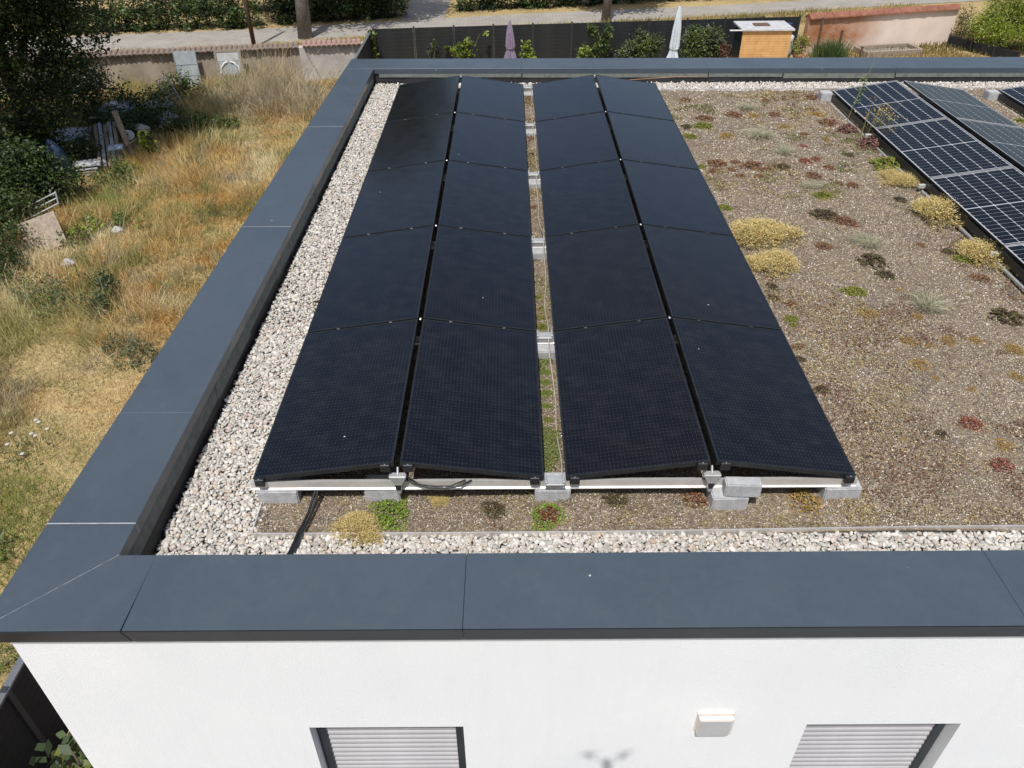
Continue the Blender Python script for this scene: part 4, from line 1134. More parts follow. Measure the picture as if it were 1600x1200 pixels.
DG = [(0.026, 0.042, 0.012), (0.038, 0.060, 0.016), (0.022, 0.036, 0.012), (0.055, 0.085, 0.022), (0.085, 0.125, 0.030)]
MG = [(0.050, 0.085, 0.020), (0.070, 0.11, 0.026), (0.040, 0.065, 0.018)]
LG = [(0.11, 0.15, 0.03), (0.15, 0.19, 0.04), (0.09, 0.12, 0.03)]
GG = [(0.085, 0.11, 0.055), (0.12, 0.145, 0.08), (0.065, 0.085, 0.04)]
YG = [(0.25, 0.32, 0.035), (0.32, 0.38, 0.05), (0.19, 0.26, 0.03)]
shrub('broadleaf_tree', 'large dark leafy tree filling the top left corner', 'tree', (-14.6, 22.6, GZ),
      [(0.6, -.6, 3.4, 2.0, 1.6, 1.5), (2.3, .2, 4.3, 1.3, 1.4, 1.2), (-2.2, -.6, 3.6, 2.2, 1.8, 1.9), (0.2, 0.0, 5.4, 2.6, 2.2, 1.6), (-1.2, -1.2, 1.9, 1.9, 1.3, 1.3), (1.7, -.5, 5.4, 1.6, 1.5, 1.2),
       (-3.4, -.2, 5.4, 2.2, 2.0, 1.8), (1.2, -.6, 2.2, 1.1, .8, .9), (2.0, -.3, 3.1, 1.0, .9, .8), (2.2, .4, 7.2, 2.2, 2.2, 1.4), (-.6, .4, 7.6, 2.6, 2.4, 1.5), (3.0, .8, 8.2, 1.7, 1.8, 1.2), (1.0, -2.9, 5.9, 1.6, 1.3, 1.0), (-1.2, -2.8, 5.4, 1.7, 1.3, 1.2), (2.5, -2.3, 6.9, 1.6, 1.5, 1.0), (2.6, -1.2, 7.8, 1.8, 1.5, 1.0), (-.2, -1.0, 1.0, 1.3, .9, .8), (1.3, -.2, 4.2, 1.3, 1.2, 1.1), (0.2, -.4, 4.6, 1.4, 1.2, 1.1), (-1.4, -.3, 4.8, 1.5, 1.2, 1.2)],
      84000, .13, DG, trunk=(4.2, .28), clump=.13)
shrub('bush', 'dark leafy bush at the left edge below the big tree', 'bush', (-12.9, 19.2, GZ), [(-.9, -.8, .8, .9, .8, .8), (-.3, 0, .9, 1.2, .9, .9), (.6, -.1, .7, .9, .8, .7), (-1.3, .2, 1.3, 1.1, 1, 1.1), (.2, -.3, 1.4, .7, .6, .5)], 13000, .11, DG + [MG[0]])
shrub('bush', 'small dark green bush cut by the left edge beside the grey board', 'bush', (-11.75, 14.2, GZ), [(0, 0, .6, .75, .8, .65), (-.6, -1.6, .6, .7, .8, .6), (-.5, .4, .9, .8, .7, .8), (.2, -.7, .4, .6, .6, .45), (-.2, 1.2, .8, .7, .7, .7)], 5200, .10, DG + MG)
shrub('bush', 'low green bush in the dark behind the leaning post', 'bush', (-12.6, 24.8, GZ), [(0, 0, .5, 1.3, .9, .55), (1.4, .6, .5, 1.2, .8, .5), (.6, 1.6, .6, 1.1, .8, .6), (2.4, .3, .3, .9, .7, .35)], 6000, .11, DG + MG)
shrub('bush', 'green bush behind the leaning wire frames at the old wall', 'bush', (-11.85, 28.9, GZ), [(0, 0, .8, .65, .5, .6), (.5, .1, .6, .5, .5, .5), (-.4, -.2, .5, .5, .5, .45)], 2200, .11, LG + MG)
shrub('bush', 'low bramble right of the tarpaulin bundle', 'bush', (-9.9, 25.6, GZ), [(0, 0, .25, .8, .6, .3), (.8, .1, .2, .6, .5, .25)], 1800, .10, MG + LG)
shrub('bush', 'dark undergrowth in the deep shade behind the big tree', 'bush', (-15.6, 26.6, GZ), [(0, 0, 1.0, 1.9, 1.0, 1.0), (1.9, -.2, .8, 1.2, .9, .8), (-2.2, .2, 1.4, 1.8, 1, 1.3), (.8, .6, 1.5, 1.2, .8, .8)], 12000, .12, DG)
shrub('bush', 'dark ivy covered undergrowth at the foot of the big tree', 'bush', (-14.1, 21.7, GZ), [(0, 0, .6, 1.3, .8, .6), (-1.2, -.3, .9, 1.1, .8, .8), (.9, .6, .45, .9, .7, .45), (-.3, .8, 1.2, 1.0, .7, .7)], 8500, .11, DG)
shrub('bush', 'dark bush cut by the left edge behind the tube frame', 'bush', (-13.2, 16.9, GZ), [(0, 0, .7, .9, .9, .7), (.5, .7, .5, .7, .6, .5), (-.3, -.8, .8, .8, .7, .8)], 6500, .11, DG + MG[:1])
shrub('sapling', 'small yellow green sapling beside the leaning post', 'sapling', (-10.9, 22.9, GZ), [(0, 0, .75, .28, .25, .3), (.1, 0, .4, .25, .25, .25)], 260, .14, YG + LG)
shrub('weed_patch', 'green weeds growing in front of the plank pile', 'weed', (-11.3, 20.6, GZ), [(0, 0, .2, .6, .4, .22), (.7, -.3, .15, .5, .4, .18), (.3, .5, .3, .4, .3, .3)], 1400, .10, MG + LG)
shrub('weed_patch', 'bright green bramble right of the grey board', 'weed', (-10.45, 17.0, GZ), [(0, 0, .25, .5, .5, .28), (.7, .3, .2, .5, .35, .2), (1.4, .2, .15, .35, .25, .15), (-.1, -.7, .2, .4, .4, .22)], 1500, .09, LG + YG[:1])
shrub('weed_patch', 'dark grey green weed clump standing in the dry grass', 'weed', (-8.35, 13.1, GZ), [(0, 0, .35, .32, .35, .38), (.1, -.6, .3, .38, .35, .32), (-.1, .4, .3, .3, .3, .3)], 1500, .075, GG + DG)
shrub('weed_patch', 'grey green weeds left of the dark weed clump', 'weed', (-9.5, 12.6, GZ), [(0, 0, .3, .6, .6, .35), (-.6, .6, .3, .6, .5, .35), (.3, .9, .35, .25, .3, .4)], 1700, .07, GG + LG)
shrub('weed_patch', 'pale weeds near the coping in the lower meadow', 'weed', (-6.6, 10.4, GZ), [(0, 0, .22, .5, .4, .25), (-.5, .5, .2, .5, .4, .2)], 800, .07, GG)
shrub('weed_patch', 'green weeds at the lower left of the meadow', 'weed', (-7.1, 5.0, GZ), [(0, 0, .2, .5, .5, .22), (-.2, -.9, .2, .5, .5, .2), (.3, -1.8, .2, .4, .5, .2)], 1600, .07, LG + GG)
fl = thing('wild_carrot', 'cluster of white umbel flowers in the dry grass', 'flower', (-7.45, 7.5, GZ))
stem_mat = pmat('umbel_stem', (0.18, 0.17, 0.06))
for i in range(8):
    x, y = rng.normal(0, .35), rng.normal(0, .3); h = rng.uniform(.45, .65)
    st_ = MB().tube([(0, 0, 0), (.03, 0, h)], .006, 5).build('stem', stem_mat, fl, loc=(x, y, 0))
    MB().lathe([(.01, -.03), (.035, .0), (.04, .012), (.02, .02)], (.03, 0, h), 9).build('umbel', M['pale_plaster'], st_)
for lb_, x_, y_, nn_ in (('fresh green weeds beside the side fence at the bottom left', -5.9, 3.0, 1500), ('green weeds by the white umbel flowers', -8.3, 6.7, 900), ('brown dock weeds in the middle of the meadow', -9.9, 9.2, 900),
                         ('grey weeds close to the coping in the upper meadow', -7.0, 17.5, 700), ('olive weeds before the old wall door', -9.6, 29.6, 1100), ('tall pale weeds before the pale wall section', -6.6, 30.6, 1100)):
    brn = 'brown' in lb_
    shrub('weed_patch', lb_, 'weed', (x_, y_, GZ), [(0, 0, .22, .5, .5, .25), (.5, .5, .2, .4, .5, .22), (-.4, .6, .25, .4, .4, .25)] if 'tall' not in lb_ else [(0, 0, .6, .7, .3, .5), (.8, .1, .6, .5, .3, .5)], nn_, .065,
          [(0.22, 0.15, 0.10), (0.17, 0.11, 0.07), (0.24, 0.2, 0.1)] if brn else (GG + LG if 'tall' not in lb_ else [(0.34, 0.30, 0.19), (0.26, 0.25, 0.14)]), aspect=.3)
# garden plants by the back fence
shrub('climber', 'tall leafy climber at the corner where the fences meet', 'climber', (-4.5, 33.4, GZ), [(0, 0, .6, .16, .14, .6), (.02, 0, 1.3, .16, .14, .5), (0, 0, 1.95, .1, .1, .3)], 700, .14, LG + MG, stems=1)
shrub('climber', 'leafy climber with one long shoot on the black fence', 'climber', (-.3, 33.9, GZ), [(0, 0, .7, .42, .25, .5), (.3, 0, 1.2, .3, .15, .2), (.7, 0, 1.45, .3, .12, .12), (-.7, 0, .8, .2, .12, .25)], 1000, .15, LG + YG[:1])
shrub('climber', 'small climber left of the long shooted one on the fence', 'climber', (-1.9, 33.9, GZ), [(0, 0, .6, .25, .15, .5), (.2, 0, 1.0, .15, .1, .3)], 130, .11, MG)
shrub('garden_shrub', 'small bright shrub right of the mauve parasol', 'shrub', (2.4, 33.7, GZ), [(0, 0, .7, .22, .2, .55), (.35, 0, .6, .15, .15, .5)], 420, .15, YG)
shrub('garden_shrub', 'low yellow green plant before the fence left of the thin tree', 'shrub', (5.2, 33.8, GZ), [(0, 0, .5, .35, .3, .45)], 700, .13, YG + LG)
shrub('young_tree', 'thin young tree with sparse upright branches at the fence', 'tree', (5.95, 34.2, GZ), [(0, 0, .8, .3, .25, .6), (-.4, 0, 1.5, .2, .15, .45), (.2, 0, 1.3, .2, .2, .5)], 900, .14, LG + MG, stems=3)
shrub('garden_shrub', 'silvery green shrub left of the pale blue parasol', 'shrub', (7.7, 33.9, GZ), [(0, 0, .7, .75, .5, .6), (-.6, 0, .5, .5, .4, .45), (.5, .1, 1.0, .5, .4, .4), (0, 0, 1.35, .28, .25, .3)], 7000, .11, GG + LG)
shrub('garden_shrub', 'dense rounded green shrub right of the pale blue parasol', 'shrub', (10.5, 34.0, GZ), [(0, 0, .9, .85, .6, .75), (.5, 0, 1.2, .5, .5, .5), (-.4, 0, 1.3, .45, .45, .4), (.7, -.1, .6, .5, .4, .5)], 8500, .11, GG + LG)
shrub('garden_shrub', 'small reddish shrub between the round shrub and the shed', 'shrub', (11.45, 33.5, GZ), [(0, 0, .7, .38, .3, .4)], 900, .08, [(0.12, 0.05, 0.03), (0.16, 0.085, 0.045), (0.08, 0.07, 0.03)])
pt = shrub('potted_bamboo', 'yellow green bamboo in a terracotta pot beside the shed', 'plant', (15.2, 34.5, GZ), [(0, 0, .75, .38, .3, .4), (.25, 0, .9, .28, .25, .3)], 900, .13, [(0.30, 0.27, 0.06), (0.22, 0.23, 0.05), (0.16, 0.2, .04)], aspect=.25)
MB().lathe([(.16, 0), (.22, .3), (.25, .34), (.25, .4), (.2, .4)], n=14).build('pot', M['terracotta'], pt, smooth=False)
n = 900
bt = thing('grass_clump', 'clump of tall green grass at the foot of the stained wall', 'grass', (16.75, 34.6, GZ))
root = rng.normal(0, .22, (n, 3)) * np.array([1.3, .8, 0]); tip = root * 1.5 + np.stack([rng.normal(0, .14, n), rng.normal(0, .14, n), rng.uniform(.5, 1.15, n)], 1)
V, F, C = blades(root, tip, rng.uniform(.015, .03, n), np.array([(0.07, 0.12, 0.04), (0.10, 0.15, 0.05)])[rng.integers(0, 2, n)] * rng.uniform(.7, 1.2, (n, 1)), None, .05)
link('blades', npmesh('blades', V, F, M['blade'], C), bt)
shrub('broadleaf_tree', 'bright yellow green feathery tree at the top right corner', 'tree', (25.6, 36.4, GZ), [(0, 0, 1.4, 1.5, 1.2, .75), (-.9, 0, 1.2, .9, .8, .6), (.9, 0, 1.9, 1.2, 1.1, .8), (-.2, 0, 2.2, 1.1, 1, .6), (1.7, .2, 1.2, 1.1, 1, .7), (.2, 0, 3.2, 1.3, 1.2, .8), (-.5, -.2, .9, 1.0, .8, .5), (1.1, -.3, .9, 1.1, .9, .6)], 26000, .11, YG, trunk=(1.2, .12), aspect=.35)
shrub('garden_shrub', 'dull dry bush between the pink wall and the bright tree', 'shrub', (24.3, 37.6, GZ), [(0, 0, .7, .5, .8, .65), (.5, .9, .9, .5, .7, .8)], 1900, .10, [(0.15, 0.13, 0.05), (0.10, 0.10, 0.04), (0.2, .15, .07)])
# street trees with their crowns above the frame
shrub('street_tree', 'thick pale barked street tree trunk on the verge behind the old wall', 'tree', (-8.93, 39.6, GZ), [(0, 0, 10.5, 3.6, 3.4, 3.2), (2.2, .5, 12.5, 3.0, 3, 2.8), (-2.4, .3, 11.6, 2.8, 2.8, 2.6), (2.6, 0, 9.0, 2.4, 2.2, 1.8), (0, 0, 14, 2.6, 2.6, 2.2), (3.0, 0, 13.6, 2.6, 2.4, 2.2), (2.6, 0, 15.6, 2.4, 2.2, 2.0), (1.0, 0, 16.5, 2.4, 2.2, 1.8)], 20000, .30, DG, trunk=(7.5, .31), bark='bark')
shrub('street_tree', 'slim street tree trunk on the verge behind the black fence', 'tree', (7.08, 43.05, GZ), [(0, 0, 9.2, 2.6, 2.4, 2.2), (1.2, .5, 10.6, 2, 2, 1.8), (-1.2, .3, 10.2, 2, 2, 1.8)], 8000, .30, DG, trunk=(7.0, .21), bark='bark')
# hedges
def hedge(label, x0, x1, y, yslope, h, n, cols, depth=1.4):
    xm = (x0 + x1) / 2
    k = max(2, int((x1 - x0) / 1.1))
    lobes = []
    for i in range(k):
        xx = x0 + (x1 - x0) * (i + .5) / k - xm
        lobes.append((xx, yslope * xx + rng.normal(0, .12), h * .5, .8, depth * .6, h * .52 * rng.uniform(.9, 1.1)))
        lobes.append((xx + .4, yslope * xx - .2, h * .28, .75, depth * .6, h * .3))
    o = shrub('hedge', label, 'hedge', (xm, y, GZ), lobes, n, .17, cols, stems=k)
    return o
hedge('dark hedge along the far side of the street, left of the footpath', -11.6, -4.6, 43.9, .19, 2.6, 14000, DG)
hedge('leafy green hedge along the street behind the big tree', -22.5, -12.2, 41.7, .12, 2.0, 13000, MG + DG)
hedge('clipped green hedge right of the footpath along the street', -1.6, 8, 47.1, .20, 2.0, 12000, DG + MG[:1])
hedge('dark hedge at the top edge behind the slim street tree', 8.2, 20, 49.4, .20, 2.0, 12000, DG)
hedge('far dark hedge at the end of the footpath', -12, 4, 61, 0, 3.5, 8000, DG)
hedge('tall dark hedge rising behind the leafy street hedge', -24, -4.8, 46.0, .12, 4.2, 16000, DG)

# ------------------------------------------------------------------ old garden wall, gate, junk
A = Vector((-20.0, 30.25)); B = Vector((-7.35, 32.25)); Cc = Vector((-4.75, 32.66))
def wallrun(label, a, b, z1, mat, capmat, tilepitch=.215):
    d = b - a; L = d.length; ang = math.atan2(d.y, d.x)
    o = thing('garden_wall', label, 'wall', (a.x, a.y, GZ), ang)
    MB().box(0, L, -.12, .12, -.1, z1).build('wall', mat, o)
    prof = []
    nseg = 6
    for i in range(nseg + 1):
        t = math.pi * i / nseg
        prof.append((.105 * math.cos(t), .075 * math.sin(t)))
    tm = MB()
    outer = prof; inner = [(x * .84, z * .84 - .004) for x, z in prof[::-1]]
    pol = outer + inner
    V_ = [(x, -.30, z - .05) for x, z in pol] + [(x, .30, z + .03) for x, z in pol]
    nn_ = len(pol)
    fs = [(i, (i + 1) % nn_, nn_ + (i + 1) % nn_, nn_ + i) for i in range(nn_)]
    fs += [(i, i + 1, nn_ - 2 - i, nn_ - 1 - i) for i in range(nseg)]
    tme = tm.add(V_, fs).mesh('tile', capmat)
    for i in range(int(L / tilepitch)):
        link('tile', tme, o, (tilepitch * (i + .5), rng.normal(0, .012), z1 + .045 + rng.normal(0, .006)), (0, 0, rng.normal(0, .02)))
    MB().box(0, L, -.16, .16, z1 + .001, z1 + .04).build('mortar_bed', mat, o)
    return o
wallrun('old beige garden wall with clay tile capping behind the meadow', A, B, 1.36, M['beige'], M['tile'])
wallrun('pale end section of the tile capped garden wall beside the fence', B + Vector((.01, .002)), Cc, 1.40, M['pale_plaster'], M['dusty_tile'], .215)
bt_ = MB().yprism([(0, 0), (.75, 0), (.16, 1.45), (0, 1.45)], -.30, -.02)
tag(bt_.build('buttress', M['pale_plaster'], None, loc=(-7.4, 32.05, GZ), rot=(0, 0, .157)), 'pale triangular buttress leaning on the old wall', 'buttress')
# grey sheet leaning on the wall
sh = thing('metal_sheet', 'grey metal sheet leaning upright against the old wall', 'sheet', (-12.05, 30.95, GZ), .157)
sh.rotation_euler = (-.10, 0, .157)
MB().box(-.44, .44, -.015, .015, .02, 1.50).build('sheet', M['grey_sheet'], sh)
MB().box(-.47, -.43, -.03, .02, .0, 1.53).build('edge_frame', M['steel'], sh); MB().box(.43, .47, -.03, .02, .0, 1.53).build('edge_frame', M['steel'], sh)
for z in (.5, .95): MB().box(-.43, .43, -.022, -.0155, z, z + .03).build('rib', M['steel'], sh)
dr = thing('old_door', 'discarded white glazed door with louvred foot against the old wall', 'door', (-10.28, 31.12, GZ), .157)
dr.rotation_euler = (-.12, 0, .157)
for x0, x1, z0, z1 in ((-.56, -.47, 0, 1.5), (.47, .56, 0, 1.5), (-.469, .469, 1.41, 1.5), (-.469, .469, .44, .52)):
    MB().box(x0, x1, -.035, .03, z0, z1).build('door_frame', M['old_wood'], dr)
MB().box(-.469, .469, -.012, .01, .521, 1.409).build('pane', M['grey_sheet'], dr)
MB().box(-.44, .44, -.022, -.0125, 1.06, 1.40).build('white_board', M['cap_white'], dr)
for s_ in (-1, 1):
    MB().tube([(s_ * .40, -.03, .56), (s_ * .36, -.03, .8), (s_ * .2, -.03, .98), (s_ * .05, -.03, 1.03)], .035, 6).build('white_tape', M['white_paint'], dr)
for i in range(6):
    MB().box(-.468, .468, -.03, .0, .04 + i * .066, .075 + i * .066).build('louvre', M['old_wood'], dr)
MB().tube([(.15, -.12, -.02), (.13, -.07, .62)], .02, 6).build('leaning_rod', M['white_paint'], dr)
# clutter by the big tree
po = thing('timber_post', 'weathered square timber post leaning out of the scrap heap', 'post', (-11.50, 22.9, GZ))
po.rotation_euler = (-.04, -.10, .3)
MB().box(-.085, .085, -.085, .085, -.1, 1.62).build('post', M['old_wood'], po, bev=.012)
MB().tube([(-.15, -.12, .42), (.35, -.14, .62)], .022, 6).build('cross_stick', M['old_wood'], po)
for i in range(5):
    p0 = Vector((-13.05 + .14 * i, 24.0 + .06 * i, GZ + .78 + .04 * (i % 2))); p1 = Vector((-12.15 + .13 * i, 21.75 + .10 * i, GZ + .07))
    dd = p1 - p0
    q = MB().box(-.055, .055, -.016, .016, 0, dd.length)
    tag(q.build('plank', M['grey_sheet' if i % 2 else 'old_wood'], None, bev=.004, loc=p0, rot=dd.to_track_quat('Z', 'Y').to_euler()),
        'weathered plank in the slanting pile, %s from left' % ORD[i], 'plank', 'planks of the scrap heap')
tb = thing('slab_table', 'low pile of pale stone slabs at the edge of the tree shade', 'slabs', (-12.45, 21.5, GZ), .15)
for i, (zz, s_) in enumerate(((.0, .36), (.09, .30), (.19, .34), (.30, .42))):
    MB().box(-s_, s_, -.28, .28, zz, zz + .055).build('slab', M['old_wood' if i == 1 else 'concrete'], tb, bev=.008, rot=(0, .03 * (i - 1), .1 * i))
tub = thing('bath_tub', 'pale blue plastic tub lying under the big tree', 'tub', (-13.05, 26.0, GZ + .45))
MB().lathe([(.42, 0), (.58, .25), (.64, .30), (.64, .34), (.56, .33), (.40, .06)], n=18).build('basin', M['pale_blue'], tub, smooth=True)
MB().box(-.45, .4, -.3, .35, .34, .42).build('grey_lid', M['concrete'], tub, bev=.02, rot=(.05, .04, .3))
MB().box(-.2, .05, -.2, .1, .44, .53).build('white_block', M['white_paint'], tub, bev=.015, rot=(0, 0, .4))
st = MB().box(-.55, .55, -.32, .32, 0, .06).box(-.5, -.42, -.3, .3, -.5, 0).box(.42, .5, -.3, .3, -.5, 0)
tag(st.build('work_bench', M['cap_white'], None, bev=.01, loc=(-12.0, 27.0, GZ + .52), rot=(.05, .03, .15)), 'whitish bench top among the scrap before the old wall', 'bench')
def lump(name, label, cat, loc, sx, sy, sz, mat):
    V_, F_ = ico(3)
    V_ = V_ * (1 + .14 * np.sin(V_ @ np.array([3.1, 4.2, 2.3]))[:, None] + .08 * np.sin(V_ @ np.array([-6, 5, 7]))[:, None]) * np.array([sx, sy, sz])
    return tag(link(name, npmesh(name, V_, F_, mat, smooth=True), None, loc), label, cat)
lump('tarp_bundle', 'crumpled grey blue tarpaulin bundle in front of the wire frames', 'tarpaulin', (-11.15, 25.9, GZ + .28), .42, .36, .30, M['tarp'])
lump('blue_barrel_cover', 'dark blue plastic cover half hidden in the tree shade', 'cover', (-13.1, 21.1, GZ + .55), .35, .3, .65, M['blue'])
tag(MB().box(-.6, .6, -.45, .45, 0, .025).build('board_sheet', M['cap_white'], None, bev=.004, loc=(-14.3, 24.6, GZ + .22), rot=(.22, .06, .3)), 'pale board lying in the deep shade under the tree', 'board')
tag(MB().box(-.9, .9, -.05, .05, 0, .06).build('timber_beam', M['old_wood'], None, bev=.006, loc=(-12.9, 25.2, GZ + .62), rot=(.05, .22, .9)), 'timber beam lying across the heap behind the post', 'beam')
tag(MB().lathe([(.15, 0), (.19, .3), (.2, .32), (.17, .32), (.14, .03)], n=14).build('bucket', M['white_paint'], None, smooth=True, loc=(-12.1, 24.1, GZ + .2), rot=(.5, .6, 0)), 'white bucket tipped over among the scrap', 'bucket')
tag(MB().box(-.25, .25, -.2, .2, 0, .3).build('cardboard_box', M['old_wood'], None, bev=.012, loc=(-13.6, 22.4, GZ + .1), rot=(.1, .05, .5)), 'brown box at the foot of the dark bush', 'box')
for i in range(7):
    lump('rubble_stone', 'lump of pale rubble in the scrap heap, %s from left' % ORD[i], 'stone', (-13.4 + .36 * i, 24.9 + .5 * math.sin(i * 2.3), GZ + .25 + .12 * (i % 3)), .16 + .05 * (i % 3), .13 + .04 * ((i + 1) % 3), .10 + .03 * (i % 2), M['concrete' if i % 2 else 'cap_white'])['group'] = 'rubble in the scrap heap'
for i, (p0, p1) in enumerate((((-12.9, 22.9, .1), (-12.2, 23.4, 1.0)), ((-12.0, 23.0, .1), (-12.5, 23.7, .9)), ((-13.9, 21.6, .1), (-13.3, 22.6, 1.2)))):
    tag(MB().tube([(p0[0], p0[1], GZ + p0[2]), (p1[0], p1[1], GZ + p1[2])], .025, 6).build('garden_stake', M['old_wood']), ['thin stake leaning left of the big post', 'thin stake leaning right towards the big post', 'thin stake beside the blue cover'][i], 'stake')
wf = thing('wire_rack', 'leaning galvanised wire frame before the old wall', 'frame', (-11.35, 27.6, GZ), 0)
wf.rotation_euler = (-.25, -.28, .5)
for x0 in (-.22, .22): MB().tube([(x0, 0, 0), (x0, 0, 1.45)], .022, 6).build('upright', M['steel'], wf)
for i in range(9): MB().tube([(-.22, 0, .1 + i * .165), (.22, 0, .12 + i * .165)], .011, 5).build('rung', M['steel'], wf)
cr = thing('wire_crate', 'blue topped wire crate at the foot of the leaning post', 'crate', (-11.75, 22.4, GZ), .3)
for x in np.linspace(-.22, .22, 7): MB().tube([(x, -.2, 0), (x, -.2, .5)], .010, 5).build('bar', M['steel'], cr)
for y in np.linspace(-.1, .2, 4): MB().tube([(.22, y, 0), (.22, y, .5)], .010, 5).build('bar', M['steel'], cr)
MB().box(-.24, .24, -.22, .22, .5, .58).build('blue_tray', M['pale_blue'], cr, bev=.02)
cf = thing('bed_frame', 'aluminium tube frame lying beside the dark bush', 'frame', (-12.25, 17.6, GZ + .45), .45)
cf.rotation_euler = (.35, -.35, .35)
for y in (-.25, .0, .25): MB().tube([(-.75, y, 0), (.75, y, 0)], .022, 6).build('tube', M['steel'], cf)
for x in (-.75, .75): MB().tube([(x, -.3, 0), (x, .3, 0)], .022, 6).build('tube', M['steel'], cf)
gb = MB().box(-.5, .5, -.6, .6, 0, .03)
tag(gb.build('grey_board', M['old_wood'], None, bev=.004, loc=(-11.35, 16.2, GZ + .35), rot=(.5, -.2, .5)), 'dull board lying tilted between the bushes', 'board')
for i, (x, y, s_) in enumerate(((-9.6, 16.9, .18), (-10.1, 14.9, .22))):
    lump('field_stone', ['pale stone in the grass right of the bramble', 'pale flat stone below the tilted board'][i], 'stone', (x, y, GZ + .12), s_, s_ * .8, s_ * .6, M['concrete'])
pole = MB().tube([(-11.08, 37.7, GZ - .1), (-11.10, 37.7, GZ + 3), (-11.14, 37.7, GZ + 6.5)], [.11, .10, .08], 10)
tag(pole.build('utility_pole', M['brown_pole'], smooth=True), 'thin brown wooden pole beside the street', 'pole')

# ------------------------------------------------------------------ black slat fences
def fence(label, pts, h, sec, nsl, cap=False):
    o = thing('slat_fence', label, 'fence', (pts[0][0], pts[0][1], GZ))
    a = Vector(pts[0]); 
    for p0, p1 in zip(pts[:-1], pts[1:]):
        u = Vector(p0) - a; v = Vector(p1) - a; d = v - u; L = d.length; ang = math.atan2(d.y, d.x)
        n = max(1, round(L / sec)); s_ = L / n
        hs = (h - .06) / nsl
        sme = MB().box(.045, s_ - .045, -.014, .014, .002, hs - .0025).mesh('slat', M['fence'], bev=.0025)
        pme = MB().box(-.04, .04, -.04, .04, -.1, h + .05).mesh('post', M['anthracite'], bev=.004)
        cme = MB().box(.0, s_, -.05, .05, h - .045, h - .005).mesh('cap_rail', M['fence_cap'], bev=.004) if cap else None
        for i in range(n + 1):
            if i == n and p1 != pts[-1]: continue
            q = u + d * (i / n)
            link('post', pme, o, (q.x, q.y, 0), (0, 0, ang))
        for i in range(n):
            q = u + d * (i / n)
            for k in range(nsl):
                link('slat', sme, o, (q.x, q.y, .05 + k * hs), (0, 0, ang))
            if cap: link('cap_rail', cme, o, (q.x, q.y, .04), (0, 0, ang))
    return o
fence('black slatted privacy fence across the back of the garden', [(-4.42, 33.9), (15.45, 35.95)], 1.72, 1.9, 10)
fence('black slatted side fence between house and meadow', [(-4.24, -6.0), (-4.5, 33.75)], 1.66, 2.48, 12, True)
sg = shrub('large_leaf_plant', 'large leaved yellow green plant between side fence and house wall', 'plant', (-3.5, 1.0, GZ), [(0, 0, 1.0, .35, .4, .35), (.2, -.3, .8, .35, .3, .3), (-.3, .2, .5, .3, .3, .25)], 110, .20, [(0.16, 0.19, 0.045), (0.09, 0.13, 0.06), (0.06, 0.09, 0.035)])
soilb = MB().box(-4.15, -1.15, -4, 9, GZ + .005, GZ + .03)
tag(soilb.build('garden_bed', pmat('garden_soil', (0.09, 0.06, 0.045), (0.15, 0.105, 0.08), 6, .95)), kind='structure')

# ------------------------------------------------------------------ garden things
def parasol(label, loc, h, mat, base_r, rz, tilt=0.0):
    o = thing('folded_parasol', label, 'parasol', loc, rz)
    o.rotation_euler = (0, tilt, rz)
    MB().tube([(0, 0, -.0), (0, 0, h + .04)], .022, 8).build('pole', M['anthracite'], o)
    # folded canopy: pleated, tapering to the top, hem flared
    prof = [(base_r * 1.05, .42), (base_r * .95, .62), (base_r * .62, .95), (base_r * .78, 1.1), (base_r * .7, h * .66), (base_r * .5, h * .85), (.05, h), (.02, h + .02)]
    m = MB(); n = 24
    for i, (r, z) in enumerate(prof):
        for k in range(n):
            a = 2 * math.pi * k / n
            rr = r * (1 + (.30 if k % 2 else -.22) * (1 - i / len(prof))) * (1 + .1 * math.sin(3 * a + i))
            m.v.append((rr * math.cos(a), rr * math.sin(a) * .8, z - (.06 if (k % 4 == 0 and i == 0) else 0)))
    for i in range(len(prof) - 1):
        for k in range(n):
            k2 = (k + 1) % n
            m.f.append((i * n + k, i * n + k2, (i + 1) * n + k2, (i + 1) * n + k))
    m.build('canopy', mat, o)
    MB().lathe([(base_r * .72, 1.0), (base_r * .74, 1.03), (base_r * .72, 1.06)], n=12).build('strap', mat, o)
    MB().lathe([(.26, 0), (.26, .05), (.05, .08), (.04, .3)], n=16).build('base', M['concrete'], o)
    return o
parasol('folded mauve parasol standing before the black fence', (1.75, 33.3, GZ), 2.12, M['purple'], .24, .3)
parasol('folded pale blue grey parasol between the two garden shrubs', (9.05, 33.0, GZ), 2.75, M['canvas'], .27, .9, .05)
# timber shed / bar
sd = thing('garden_shed', 'small larch slatted garden shed with white flat roof', 'shed', (12.15, 33.4, GZ), .02)
W_, D_, H_ = 2.22, 1.3, 1.66
MB().box(0.02, W_ - .02, .03, D_, 0, H_).build('body', M['anthracite'], sd)
rows = 15; hs = (H_ - .04) / rows
for r in range(rows):
    x = 0.0; cuts = [.0 + W_ * (i_ + rng.uniform(.6, 1.4)) / 4 for i_ in range(int(rng.integers(1, 4)))]; cuts = sorted(c_ for c_ in cuts if .25 < c_ < W_ - .25)
    for a_, b_ in zip([0.0] + cuts, cuts + [W_]):
        MB().box(a_ + .002, b_ - .002, 0 - rng.uniform(0, .006), .028, .02 + r * hs, .02 + (r + 1) * hs - .006).build('slat', M['larch'], sd)
MB().box(-.06, W_ + .08, -.1, D_ + .25, H_ + .002, H_ + .08).build('roof', M['cap_white'], sd, bev=.008)
MB().box(.65, 1.35, .5, .95, H_ + .081, H_ + .13).build('tray', M['brown_pole'], sd, bev=.01)
MB().box(-.62, -.061, -.08, -.02, H_ + .02, H_ + .06).build('roof_batten', M['white_paint'], sd)
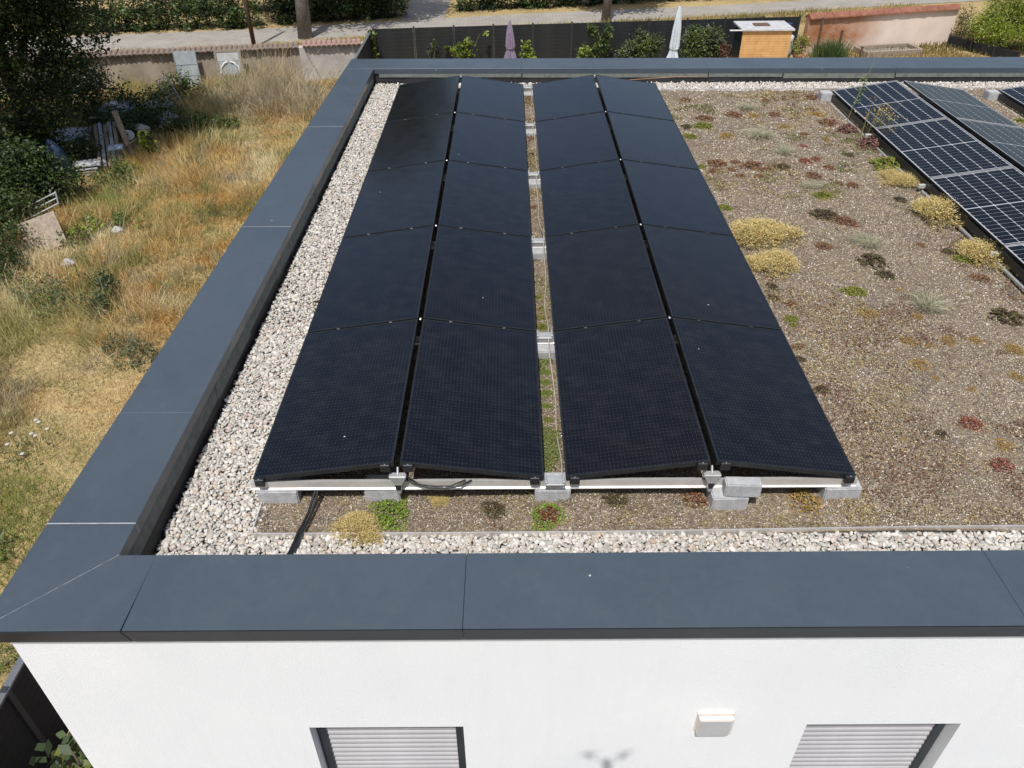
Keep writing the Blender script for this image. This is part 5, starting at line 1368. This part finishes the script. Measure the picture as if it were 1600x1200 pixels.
tag(MB().tube([(14.5, 34.3, GZ), (14.62, 34.3, GZ + 1.2)], .035, 8).box(14.40, 14.46, 34.2, 34.3, GZ, GZ + 1.15).build('steel_stand', M['steel']), 'grey metal stand right of the shed', 'stand')
lid = MB().lathe([(.02, .0), (.24, .01), (.25, .03), (.02, .04)], n=14)
tag(lid.build('blue_disc', M['blue'], None, loc=(14.65, 35.2, GZ + 1.55)), 'small blue disc above the fence behind the shed', 'disc')
cs = MB().lathe([(.13, 0), (.15, .4), (.12, .8), (.14, 1.0), (.05, 1.05)], n=12)
tag(cs.build('stone_pillar', M['cap_white'], None, smooth=True, loc=(15.0, 35.3, GZ)), 'whitish stone pillar between the shed and the stained wall', 'pillar')
# stained pink wall with red tile capping
a = Vector((15.85, 36.0)); b = Vector((23.85, 38.0)); d = b - a; ang = math.atan2(d.y, d.x)
pw = thing('garden_wall', 'pink plastered garden wall with rust stain and red tile capping', 'wall', (a.x, a.y, GZ), ang)
MB().box(0, d.length, -.13, .13, -.1, 1.62).build('wall', M['pink'], pw)
for i in range(27):
    x0 = i * d.length / 27
    MB().xprism([(-.27, 1.61), (-.26, 1.66), (.0, 1.83), (.26, 1.66), (.27, 1.61)], x0 + .005, x0 + d.length / 27 - .005).build('tile', M['red_tile'], pw, rot=(rng.normal(0, .004), 0, 0))
for x, y, z1, lb in ((16.32, 35.3, 1.75, 'tallest dark steel fence post before the stained wall'), (17.35, 35.3, 1.2, 'middle dark steel fence post before the stained wall'), (18.27, 34.8, .6, 'short dark fence post beside the raised bed')):
    q = thing('fence_post', lb, 'post', (x, y, GZ))
    MB().box(-.045, .045, -.045, .045, -.1, z1).build('post', M['brown_pole'], q, bev=.006)
    MB().box(-.05, .05, -.05, .05, z1 + .001, z1 + .02).build('cap', M['anthracite'], q)
wr = thing('fence_wires', 'sagging wires strung between the dark posts', 'wire', (16.32, 35.3, GZ))
for k in range(4):
    MB().tube([(0, -.05, 1.65 - .36 * k), (.5, -.05, 1.36 - .30 * k), (1.03, -.05, 1.12 - .25 * k), (1.95, -.55, .56 - .13 * k)], .006, 4).build('wire', M['brown_pole'], wr)
rb = thing('raised_bed', 'low concrete bordered bed in front of the pink wall', 'planter', (18.8, 35.4, GZ), .17)
for x0, x1, y0, y1 in ((0, 2.9, -.08, .08), (0, 2.9, 1.05, 1.2), (-.06, .1, .081, 1.049), (2.78, 2.94, .081, 1.049)):
    MB().box(x0, x1, y0, y1, -.05, .26).build('border', M['old_wood'], rb, bev=.015)
MB().box(.1, 2.78, .08, 1.05, -.05, .08).build('soil', M['membrane'] if False else M['under_gravel'], rb)
fence('low dark garden fence at the right behind the raised bed', [(23.6, 37.4), (25.4, 34.2)], .5, 1.2, 3)

# ------------------------------------------------------------------ the drone whose shadow lies on the facade
dn = thing('quadcopter_drone', 'small grey quadcopter hovering before the house, its shadow on the white facade', 'drone', tuple(CAM + np.array([0.0, -0.075, 0.12])))
MB().box(-.030, .030, -.075, .055, -.022, .022).build('body', M['anthracite'], dn, bev=.015)
rotor = MB().box(-.062, .062, -.006, .006, 0, .002).box(-.009, .009, -.012, .012, -.004, .008).mesh('rotor', M['plastic'])
for sx_, sy_ in ((-1, 1), (1, 1), (-1, -1), (1, -1)):
    e = (sx_ * .115, sy_ * .075 - .01, .02)
    MB().tube([(sx_ * .03, sy_ * .05 - .01, .0), e], .0035, 6).build('arm', M['anthracite'], dn)
    mo = MB().lathe([(.014, -.012), (.014, .018), (.006, .022)], e, 10).build('motor', M['anthracite'], dn)
    link('rotor', rotor, dn, (e[0], e[1], e[2] + .026), (0, 0, .12 * sx_ + .2 * sy_))
